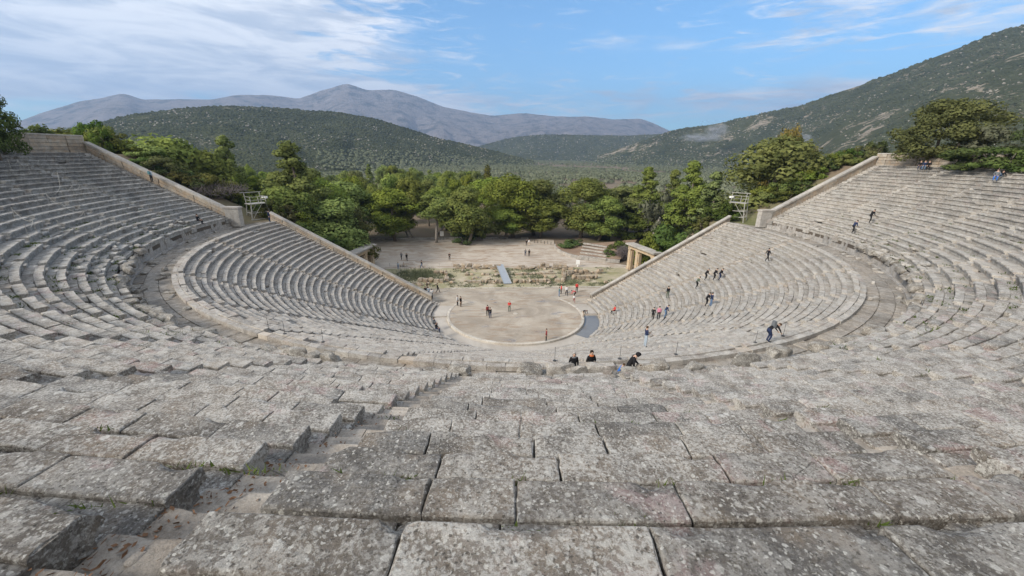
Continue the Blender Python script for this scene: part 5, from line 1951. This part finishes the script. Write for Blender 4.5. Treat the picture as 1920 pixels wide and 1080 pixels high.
def body_proto(kind):
    J = pose(kind)
    keys = list(J)
    me = bpy.data.meshes.new('person_skeleton')
    verts = [J[k] for k in keys]
    edges = [(keys.index(a), keys.index(b)) for a, b in LINKS]
    rad = [RAD[k] for k in keys]
    zone = [ZONE[k] for k in keys]
    # nose
    h = np.array(J['hea']); n = np.array(J['nec']); c = np.array(J['cro'])
    up = (c-n)/np.linalg.norm(c-n)
    rightv = np.array([1., 0, 0]); fw = np.cross(up, rightv)
    fw = fw if fw[1] >= 0 else -fw
    # five fingers and a thumb on each hand
    for wk, ek in (('wl', 'el'), ('wr', 'er')):
        wv = np.array(J[wk]); d = wv-np.array(J[ek]); d /= np.linalg.norm(d)
        side = np.cross(d, np.array([1., 0, 0])); side /= np.linalg.norm(side)
        palm = len(verts); verts.append(tuple(wv+d*.07)); rad.append((.036, .020)); zone.append(0); edges.append((keys.index(wk), palm))
        for q, ln in enumerate((.062, .075, .070, .055)):
            base = wv+d*.085+side*(q-1.5)*.020
            i = len(verts); verts.append(tuple(base)); rad.append((.0095, .0095)); zone.append(0); edges.append((palm, i))
            cl = np.array([0, 0, -1.])*.012
            verts.append(tuple(base+d*ln*.6+cl*.3)); rad.append((.0088, .0088)); zone.append(0); edges.append((i, i+1))
            verts.append(tuple(base+d*ln+cl)); rad.append((.007, .007)); zone.append(0); edges.append((i+1, i+2))
        b0 = wv+d*.03-side*.03
        i = len(verts); verts.append(tuple(b0)); rad.append((.011, .011)); zone.append(0); edges.append((palm, i))
        verts.append(tuple(b0+d*.035-side*.025)); rad.append((.009, .032)); zone.append(0); edges.append((i, i+1))
    me.from_pydata(verts, edges, [])
    o = bpy.data.objects.new('skeleton', me)
    col.objects.link(o)
    o.modifiers.new('s', 'SKIN')
    for i, q in enumerate(rad):
        me.skin_vertices[0].data[i].radius = q
        me.skin_vertices[0].data[i].use_root = (i == 0)
    sb = o.modifiers.new('d', 'SUBSURF'); sb.levels = 1; sb.render_levels = 1
    dg = bpy.context.evaluated_depsgraph_get()
    out = bpy.data.meshes.new_from_object(o.evaluated_get(dg))
    bpy.data.objects.remove(o); bpy.data.meshes.remove(me)
    out.name = 'person'
    # clothing zones by nearest bone
    co = np.zeros(len(out.vertices)*3, np.float32); out.vertices.foreach_get('co', co); co = co.reshape(-1, 3)
    mbx = MB()
    V = np.asarray(verts, float)
    segs = []
    for a, b in edges:
        za, zb = zone[a], zone[b]
        for t in np.linspace(0, 1, 7):
            z = za if t < .5 else zb
            if {a, b} == {keys.index('che'), keys.index('nec')}:
                z = 1 if (t < .8) == (a == keys.index('che')) else 0
            if zone[b] == 0 and b >= len(keys):
                z = 0
            if (za, zb) == (1, 0) and keys[a] in ('el', 'er'):
                z = 1 if t < .9 else 0
            if (za, zb) == (2, 3):
                z = 2 if t < .3 else 3
            if (za, zb) == (2, 1):
                z = 2 if t < .25 else 1
            segs.append((V[a]+(V[b]-V[a])*t, z))
    SP = np.array([q[0] for q in segs]); SZ = np.array([q[1] for q in segs])
    faces = [tuple(p.vertices) for p in out.polygons]
    fc = np.array([co[list(f)].mean(0) for f in faces])
    zi = np.array([SZ[np.argmin(((SP-q)**2).sum(1))] for q in fc])
    bpy.data.meshes.remove(out)
    m = MB()
    m.add(co, faces); m.m = [int(q) for q in zi]
    # face: nose, eyes, ears, mouth
    hc = h+(c-h)*.30
    v0, f0 = icosa()
    def blob(p, r, mi):
        m.add(v0*np.asarray(r)+p, [tuple(q) for q in f0], mi)
    blob(hc+fw*.098-up*.012, (.014, .02, .022), 0)
    for sx in (-1, 1):
        blob(hc+fw*.084+rightv*.03*sx+up*.018, .011, 3)
        blob(hc+rightv*.082*sx, (.012, .02, .03), 0)
    blob(hc+fw*.086-up*.05, (.022, .006, .006), 3)
    body = m
    # hair cap as a second mesh
    hm = MB()
    import bmesh
    bm = bmesh.new(); bmesh.ops.create_icosphere(bm, subdivisions=2, radius=1)
    hv = np.array([q.co[:] for q in bm.verts]); hf = [tuple(x.index for x in q.verts) for q in bm.faces]; bm.free()
    B = np.stack([rightv, fw, up], 0)
    keep = hv.copy()
    keep[:, 1] = np.where((hv[:, 1] > .35) & (hv[:, 2] < .45), .35, hv[:, 1])
    keep[:, 2] = np.maximum(hv[:, 2], -.55)
    hm.add((keep*np.array([.095, .108, .105])) @ B+(hc+up*.035-fw*.012), hf)
    return body.mesh('person', [SKIN_M, SKIN_M, SKIN_M, SHOE_M], True), hm, (hc, up, fw)


BODIES = {k: body_proto(k) for k in ('stand', 'stand2', 'phone', 'walk', 'climb', 'bend', 'sit', 'recline')}
HAIR = {}
CLOTH = {}


def cloth(c):
    if c not in CLOTH:
        CLOTH[c] = plain_mat('cloth', c, .85, 0, .12, 9, .15)
    return CLOTH[c]


BLACK, NAVY, GREY, WHITE, RED, BLUE, JEANS, PINK, BROWNC, TEAL, GREEN, MAROON, BEIGE, PALE = (
    (.012, .012, .014), (.02, .03, .07), (.12, .13, .14), (.62, .62, .62), (.52, .03, .025), (.03, .13, .42), (.10, .16, .26), (.52, .20, .28),
    (.10, .065, .04), (.07, .16, .18), (.09, .11, .08), (.20, .03, .03), (.45, .36, .28), (.34, .40, .46))
HAIRC = {'d': (.02, .014, .010), 'b': (.06, .035, .02), 'g': (.30, .28, .26), 'y': (.30, .20, .10)}


def person(loc, kind, face, top, legs, label, hair='d', scale=1.0, hood=False, pack=None, scarf=None):
    body, hm, (hc, up, fw) = BODIES[kind]
    o = bpy.data.objects.new('person', body)
    col.objects.link(o)
    o.location = tuple(float(q) for q in loc); o.rotation_euler = (0, 0, face); o.scale = (scale,)*3
    for i, mm in ((1, cloth(top)), (2, cloth(legs))):
        o.material_slots[i].link = 'OBJECT'; o.material_slots[i].material = mm
    hk = (kind, hair if not hood else top)
    if hk not in HAIR:
        HAIR[hk] = hm.mesh('hair', cloth(HAIRC[hair]) if not hood else cloth(top), True)
    q = bpy.data.objects.new('hood' if hood else 'hair', HAIR[hk]); col.objects.link(q); q.parent = o
    if hood:
        q.scale = (1.18, 1.18, 1.10); q.location = tuple((hc*(1-1.15)-fw*.01).tolist())
    J = pose(kind)
    ch = np.array(J['che']); wa = np.array(J['wai'])
    u = (ch-wa)/np.linalg.norm(ch-wa); bk = np.cross(u, np.array([1., 0, 0])); bk = -bk if bk[1] > 0 else bk
    if pack:
        m = MB(); p = ch+bk*.17-u*.05
        m.box(p, (.28, .17, .42), 0, 0, 0, .5, .85); m.build('backpack', cloth(pack), o)
    if scarf:
        m = MB(); n = np.array(J['nec'])
        an = np.linspace(0, 6.28, 11)
        m.tube(np.stack([n[0]+np.cos(an)*.085, n[1]+.01+np.sin(an)*.085, n[2]+.0*an-.01], 1), .04, 0, 6); m.build('scarf', cloth(scarf), o)
    return tag(o, label, 'person')


def people():
    AWAY, TO, LEFT_, RIGHT_ = 0.0, math.pi, math.pi/2, -math.pi/2

    def G(px, py, *a, **k):
        person(at(px, py, 0.02), *a, **k)

    def S(px, py, *a, **k):
        person(seat_at(px, py), *a, **k)

    def Dz(px, r, z, *a, **k):
        p = bearing_at(px, r, 690)
        person((p[0], p[1], z), *a, **k)
    # plaza
    G(753, 487, 'walk', TO-.3, GREY, BLACK, 'person in a grey top and black trousers walking beside the one in all black')
    G(763, 489, 'walk', TO+.2, BLACK, BLACK, 'person all in black walking on the plaza left of centre')
    p = at(757, 500, 0)
    person((p[0], p[1], .02), 'sit', TO, BEIGE, BROWNC, 'small child in beige sitting on the low plaza bench', 'b', .72)
    G(747, 505, 'stand', AWAY, PALE, JEANS, 'person in a pale blue top standing by the plaza rail', 'b', .9)
    G(791, 503, 'walk', LEFT_+.1, BLACK, JEANS, 'person in a dark top and blue jeans striding across the plaza')
    G(843, 488, 'stand2', TO, BLACK, BLACK, 'lone person in black standing in the middle of the plaza')
    G(985, 480, 'stand', AWAY, GREY, NAVY, 'person in a grey jacket standing beside one in black on the right plaza')
    G(992, 481, 'stand', AWAY, BLACK, BLACK, 'person in black standing right of the grey jacket on the plaza', 'd', 1.03)
    G(987, 461, 'stand', TO, BLACK, BLACK, 'person in black at the back of the plaza beside one in white')
    G(992, 461, 'stand2', TO, WHITE, BEIGE, 'person in white at the back of the plaza beside one in black', 'y')
    # left of the orchestra
    G(801, 544, 'stand', RIGHT_, BLACK, BLACK, 'person in black standing at the foot of the left wall, furthest back')
    G(821, 549, 'walk', RIGHT_, BLACK, BLACK, 'tall person in black walking in front of the left ruins')
    G(798, 555, 'stand', TO, BLACK, JEANS, 'person in a black jacket and jeans by the end of the left wall', pack=BLACK)
    G(804, 556, 'stand2', AWAY, PALE, JEANS, 'person in a pale top and jeans beside the backpack wearer')
    G(810, 560, 'walk', AWAY, WHITE, BLACK, 'person in a white top and black trousers near the left seat ends')
    # orchestra
    G(858, 573, 'stand', RIGHT_-.4, WHITE, BLACK, 'person in a white jacket standing on the left edge of the orchestra')
    G(864, 575, 'stand', RIGHT_-.6, BLACK, BROWNC, 'person in a black jacket standing right of the white jacket on the orchestra')
    G(914, 592, 'stand', AWAY+.3, MAROON, BLACK, 'person in maroon standing close behind one in black on the orchestra')
    G(919, 597, 'stand', AWAY, BLACK, NAVY, 'person in black with dark jeans on the left half of the orchestra')
    G(955, 584, 'stand2', TO, RED, GREEN, 'person in a bright red jacket standing at the middle of the orchestra', 'y')
    G(1024, 639, 'stand', LEFT_, MAROON, BLACK, 'slim person in dark red and black at the near edge of the orchestra')
    p = pol(10.05, R(79), .09)
    person(p, 'bend', RIGHT_-.9, BLACK, BEIGE, 'person in black leaning over the ring beside the water channel')
    # right of the orchestra
    G(1048, 556, 'stand2', RIGHT_, TEAL, JEANS, 'person in teal standing behind the right edge of the orchestra')
    G(1052, 551, 'stand', LEFT_, RED, BLACK, 'person in red standing just behind the one in teal')
    G(1062, 554, 'walk', TO, WHITE, BLACK, 'person in a white top and black trousers between the red jackets')
    G(1081, 548, 'stand', TO, RED, BLACK, 'person in a large red coat furthest right by the stage kerb', 'd', 1.05)
    G(1077, 557, 'bend', LEFT_, (.50, .09, .10), BLACK, 'person in a coral red jacket stooping over a child')
    G(1076, 567, 'walk', TO, WHITE, MAROON, 'small child in white and dark red in front of the stooping person', 'd', .75)
    # lower left seats
    S(814, 612, 'sit', RIGHT_-.4, GREY, BLACK, 'person in grey sitting at the end of the left front row')
    S(818, 622, 'sit', RIGHT_-.2, BLACK, NAVY, 'person in black sitting on the left front row below the one in grey')
    # lower right seats
    S(1152, 588, 'sit', LEFT_, RED, BLACK, 'person in red sitting alone on the lower right seats')
    S(1223, 601, 'climb', AWAY-.6, BLACK, BLACK, 'person in black leading two others up the lower right seats')
    S(1234, 599, 'stand', AWAY-.3, PINK, BLACK, 'person in pink on the lower right seats between two dark ones')
    S(1246, 596, 'climb', RIGHT_, NAVY, JEANS, 'person in navy and jeans stooping right of the one in pink')
    S(1251, 559, 'stand', AWAY, BLACK, GREEN, 'person in a black coat standing alone on a lower right staircase')
    S(1305, 541, 'climb', RIGHT_, GREEN, BLACK, 'person in grey green climbing first from the left of a line of four')
    S(1321, 530, 'climb', RIGHT_, BLACK, BLACK, 'crouching person in black second in the line of four climbers')
    S(1337, 529, 'climb', RIGHT_, BLACK, BLACK, 'person in black third in the line of four climbers')
    S(1348, 526, 'climb', RIGHT_, BLACK, NAVY, 'tall person in black fourth and highest in the line of four')
    S(1323, 574, 'climb', RIGHT_, BLACK, BLACK, 'person in black left of a pair climbing the lower right seats')
    S(1332, 575, 'stand', RIGHT_, NAVY, JEANS, 'person in navy and pale jeans right of a climbing pair')
    S(1437, 492, 'walk', RIGHT_, BLACK, BLACK, 'person in black walking near the top of the lower right seats')
    S(1202, 508, 'stand', AWAY, NAVY, BLACK, 'person in dark purple standing on the seats beside the right gateway')
    S(1209, 503, 'stand', AWAY, WHITE, BLACK, 'person in white standing on the seats beside the right gateway', 'b', 1.0, False, GREY)
    S(1293, 449, 'stand', LEFT_, WHITE, BLACK, 'person in white going along the top of the lower right wall')
    S(1322, 434, 'stand2', LEFT_, WHITE, RED, 'person in bright red trousers beside the lower right wall', pack=NAVY)
    S(1209, 650, 'stand2', RIGHT_, NAVY, PALE, 'person in a navy top and pale trousers low on the right seats', 'b')
    S(1441, 641, 'bend', RIGHT_, BLACK, NAVY, 'person in black bending forward on the rows below the right walkway', 'b', .92, False, GREY)
    # on the walkway below the viewer
    Dz(1075, 38.55, DIAZ_Z, 'stand', TO, BLACK, BLACK, 'man in a black open jacket and grey shirt seen above the podium edge', 'g', .97, scarf=GREY)
    Dz(1107, 38.5, DIAZ_Z, 'stand2', TO+.3, BLACK, BLACK, 'person in black with an orange scarf seen above the podium edge', 'd', 1.0, scarf=(.42, .12, .04))
    Dz(1161, 39.3, DIAZ_Z+.35, 'climb', RIGHT_-.3, BLUE, NAVY, 'child in a bright blue jacket peeping over the podium edge', 'b', .66)
    Dz(1179, 39.4, DIAZ_Z+.28, 'climb', RIGHT_-.35, BLACK, BLACK, 'large person in a black hooded coat bending over two children', 'd', 1.12, hood=True)
    Dz(1194, 39.75, DIAZ_Z+.55, 'climb', RIGHT_, WHITE, PINK, 'small child in white held by the hooded person', 'b', .6)
    # upper right
    S(1597, 438, 'climb', RIGHT_, NAVY, BLACK, 'person in navy climbing the lowest rows of the right upper seats')
    S(1629, 419, 'climb', RIGHT_, BLACK, BLACK, 'person in black climbing the right upper seats ahead of the one in navy')
    S(1722, 321, 'sit', TO-.9, BLACK, NAVY, 'first of three people sitting on the top right row, in black')
    S(1730, 321, 'sit', TO-.9, NAVY, JEANS, 'middle of three people sitting on the top right row, in blue')
    S(1738, 321, 'sit', TO-.9, BLACK, BLACK, 'third of three people sitting on the top right row, nearest the tree')
    S(1872, 338, 'recline', LEFT_+.3, BLACK, JEANS, 'person in black and jeans reclining with one arm raised on the upper right rows')
    S(1864, 341, 'sit', LEFT_+.6, GREY, BLUE, 'person in grey top and blue trousers beside the reclining one')
    # upper left
    S(287, 347, 'stand', AWAY-.2, PALE, BLACK, 'person in a pale top and black trousers beside the sloping left wall', 'd', 1.0, False, TEAL)
    S(373, 421, 'sit', RIGHT_, BLACK, BLACK, 'small dark figure sitting on the podium edge at the left')
    S(506, 416, 'stand', RIGHT_, NAVY, NAVY, 'person in dark blue standing at the top of the lower left wall')


people()


# ------------------------------------------------------------------ debris in the near staircase
def debris():
    mb = MB()
    rs = np.random.default_rng(3)
    P = []
    for k in range(10, 20):
        r = UP_R+UP_P*k; z = UP_Z0+UP_Z*k
        n = 150 if k > 13 else 60
        for i in range(n):
            a = -R(8.5)+rs.normal(-.45, .22)/r
            q = rs.random()
            rr = r+q*.8
            zz = z-UP_Z*.74+(UP_Z*.5 if q > .5 else 0)+.012+abs(rs.normal(0, .012))
            if a < -R(8.5)-.50/r or a > -R(8.5)+.30/r:
                continue
            P.append((rr*math.sin(a), -rr*math.cos(a), zz))
    P = np.array(P); n = len(P)
    d = rs.normal(size=(n, 2, 3)); d[..., 2] *= .35
    d /= np.linalg.norm(d, axis=2)[..., None]
    s = rs.uniform(.012, .034, (n, 1))
    V = np.stack([P+d[:, 0]*s, P+d[:, 1]*s*.6, P-d[:, 0]*s, P-d[:, 1]*s*.6], 1).reshape(-1, 3)
    o = arr_obj('leaf_litter', V, np.arange(n*4).reshape(-1, 4), LITTER)
    stuff(o, 'dry brown leaves caught on the steps of the nearest staircase', 'leaves')
    # small stones on those steps
    for i in range(16):
        k = random.choice((14, 15, 16, 16, 17, 17))
        r = UP_R+UP_P*k+random.uniform(.05, .36); z = UP_Z0+UP_Z*k-UP_Z*.74
        a = -R(8.5)+random.uniform(-.45, .1)/r
        p = pol(r, a, z)
        s_ = random.uniform(.03, .09)
        rock(p, (s_*1.4, s_, s_*.7), 700+i, 'loose stone chip lying on the nearest staircase among dry leaves', 'stone chips on the nearest staircase', random.random()*3, STEP, 2, 'stone_chip')


debris()


def weeds():
    rs = np.random.default_rng(12)
    V = []
    for i in range(260):
        if i < 150:
            a = -R(rs.uniform(22, 88)); k = int(rs.choice((0, 0, 1, 1, 2, 3, 5)))
        else:
            a = R(rs.uniform(10, 85)); k = int(rs.choice((0, 1, 2, 4, 7)))
        r = UP_R+UP_P*k+rs.uniform(.46, .90); z = UP_Z0+UP_Z*k-.06
        c = pol(r, a, z)
        n = int(rs.integers(10, 30)); sp = rs.uniform(.08, .35)
        for q in range(n):
            b = c+np.array([rs.normal(0, sp), rs.normal(0, sp*.6), 0]); h = rs.uniform(.05, .2)
            d = rs.normal(size=2)*h*.6; e = rs.normal(size=2)*.02
            V += [b+np.array([e[0], e[1], 0]), b-np.array([e[0], e[1], 0]), b+np.array([d[0], d[1], h])]
    for i in range(46):      # joints of the nearest rows
        k = int(rs.integers(11, 17)); r = UP_R+UP_P*k+rs.choice((.0, .44)); z = UP_Z0+UP_Z*k-.06
        c = pol(r, math.atan2(CAM[0], -CAM[1])+rs.normal(.02, .07), z)
        for q in range(int(rs.integers(8, 22))):
            b = c+np.array([rs.normal(0, .09), rs.normal(0, .02), 0]); h = rs.uniform(.03, .085)
            d = rs.normal(size=2)*h*.7; e = rs.normal(size=2)*.006
            V += [b+np.array([e[0], e[1], 0]), b-np.array([e[0], e[1], 0]), b+np.array([d[0], d[1], h])]
    V = np.array(V)
    o = arr_obj('weeds', V, np.arange(len(V)).reshape(-1, 3), F_SHRUB)
    stuff(o, 'green weeds growing between the lower rows of the upper seats', 'weeds')


weeds()


def stage_tufts():
    rs = np.random.default_rng(31)
    V = []
    for i in range(520):
        x, y = rs.uniform(-22, 22), rs.uniform(12.8, 24.6)
        if fbm(np.array([x*.25]), np.array([y*.4]), 51, 3)[0] < .47 or abs(x+.3) < 1.2:
            continue
        for q in range(34):
            b = np.array([x+rs.normal(0, .45), y+rs.normal(0, .3), .05]); h = rs.uniform(.08, .34)
            d = rs.normal(size=2)*h*.6; e = rs.normal(size=2)*.05
            V += [b+np.array([e[0], e[1], 0]), b-np.array([e[0], e[1], 0]), b+np.array([d[0], d[1], h])]
    for q in range(2600):    # rank dry grass at the left end of the ruins
        b = np.array([-17+rs.normal(0, 2.0), 20+rs.normal(0, 1.6), .05]); h = rs.uniform(.2, .75)
        d = rs.normal(size=2)*h*.4; e = rs.normal(size=2)*.05
        V += [b+np.array([e[0], e[1], 0]), b-np.array([e[0], e[1], 0]), b+np.array([d[0], d[1], h])]
    V = np.array(V)
    o = arr_obj('stage_grass', V, np.arange(len(V)).reshape(-1, 3), F_OLIVE)
    stuff(o, 'rough olive green grass growing among the stage ruins', 'grass')


stage_tufts()


# ------------------------------------------------------------------ smoke and haze
def volume_box(name, lo, hi, dens_fn, color):
    m = bpy.data.materials.new(name)
    m.use_nodes = True
    t = NT(m.node_tree)
    t.n.remove(t.n['Principled BSDF'])
    pv = t.new('ShaderNodeVolumePrincipled')
    pv.inputs['Color'].default_value = C3(*color)
    pv.inputs['Anisotropy'].default_value = .2
    t.put(pv.inputs['Density'], dens_fn(t))
    t.l.new(pv.outputs[0], t.n['Material Output'].inputs['Volume'])
    mb = MB()
    lo = np.array(lo, float); hi = np.array(hi, float)
    mb.box((lo+hi)/2, hi-lo)
    return mb.build(name, m)


HAZE_DENSITY = 1.3e-4
hz = volume_box('haze', (-9000, -150, -16), (11000, 12500, 1500), lambda t: HAZE_DENSITY, (.46, .66, 1.0))
stuff(hz, 'thin blue haze of air in front of the far mountains', 'haze')


def smoke(px, py, D, size, label):
    a, e = azel(px, py)
    c = np.array([CAM[0]+D*math.sin(a), CAM[1]+D*math.cos(a), CAM[2]+D*e])
    sx, sy, sz = size

    def dens(t):
        tcn = t.new('ShaderNodeTexCoord')
        g = t.mapping(tcn.outputs['Generated'], loc=(-1, -1, -1), scale=(2, 2, 2))
        sp = t.new('ShaderNodeVectorMath', operation='LENGTH'); t.l.new(g, sp.inputs[0])
        fall = t.ramp(sp.outputs['Value'], 1.0, .15)
        n = t.noise(t.mapping(tcn.outputs['Generated'], scale=(3, 3, 2)), 1.6, 5, .6, .8)
        return t.math('MULTIPLY', t.math('MULTIPLY', fall, t.ramp(n, .38, .72)), 8.0/min(sx, sy))
    o = volume_box('smoke', c-np.array(size)/2, c+np.array(size)/2, dens, (.86, .90, .96))
    stuff(o, label, 'smoke')


smoke(1318, 258, 1150, (130, 90, 26), 'thin pale smoke drifting along the foot of the right hillside')
smoke(1345, 244, 1200, (70, 60, 40), 'faint smoke plume rising from the foot of the right hillside')
smoke(1502, 261, 900, (50, 40, 22), 'faint wisp of smoke on the right hillside behind the big pine')
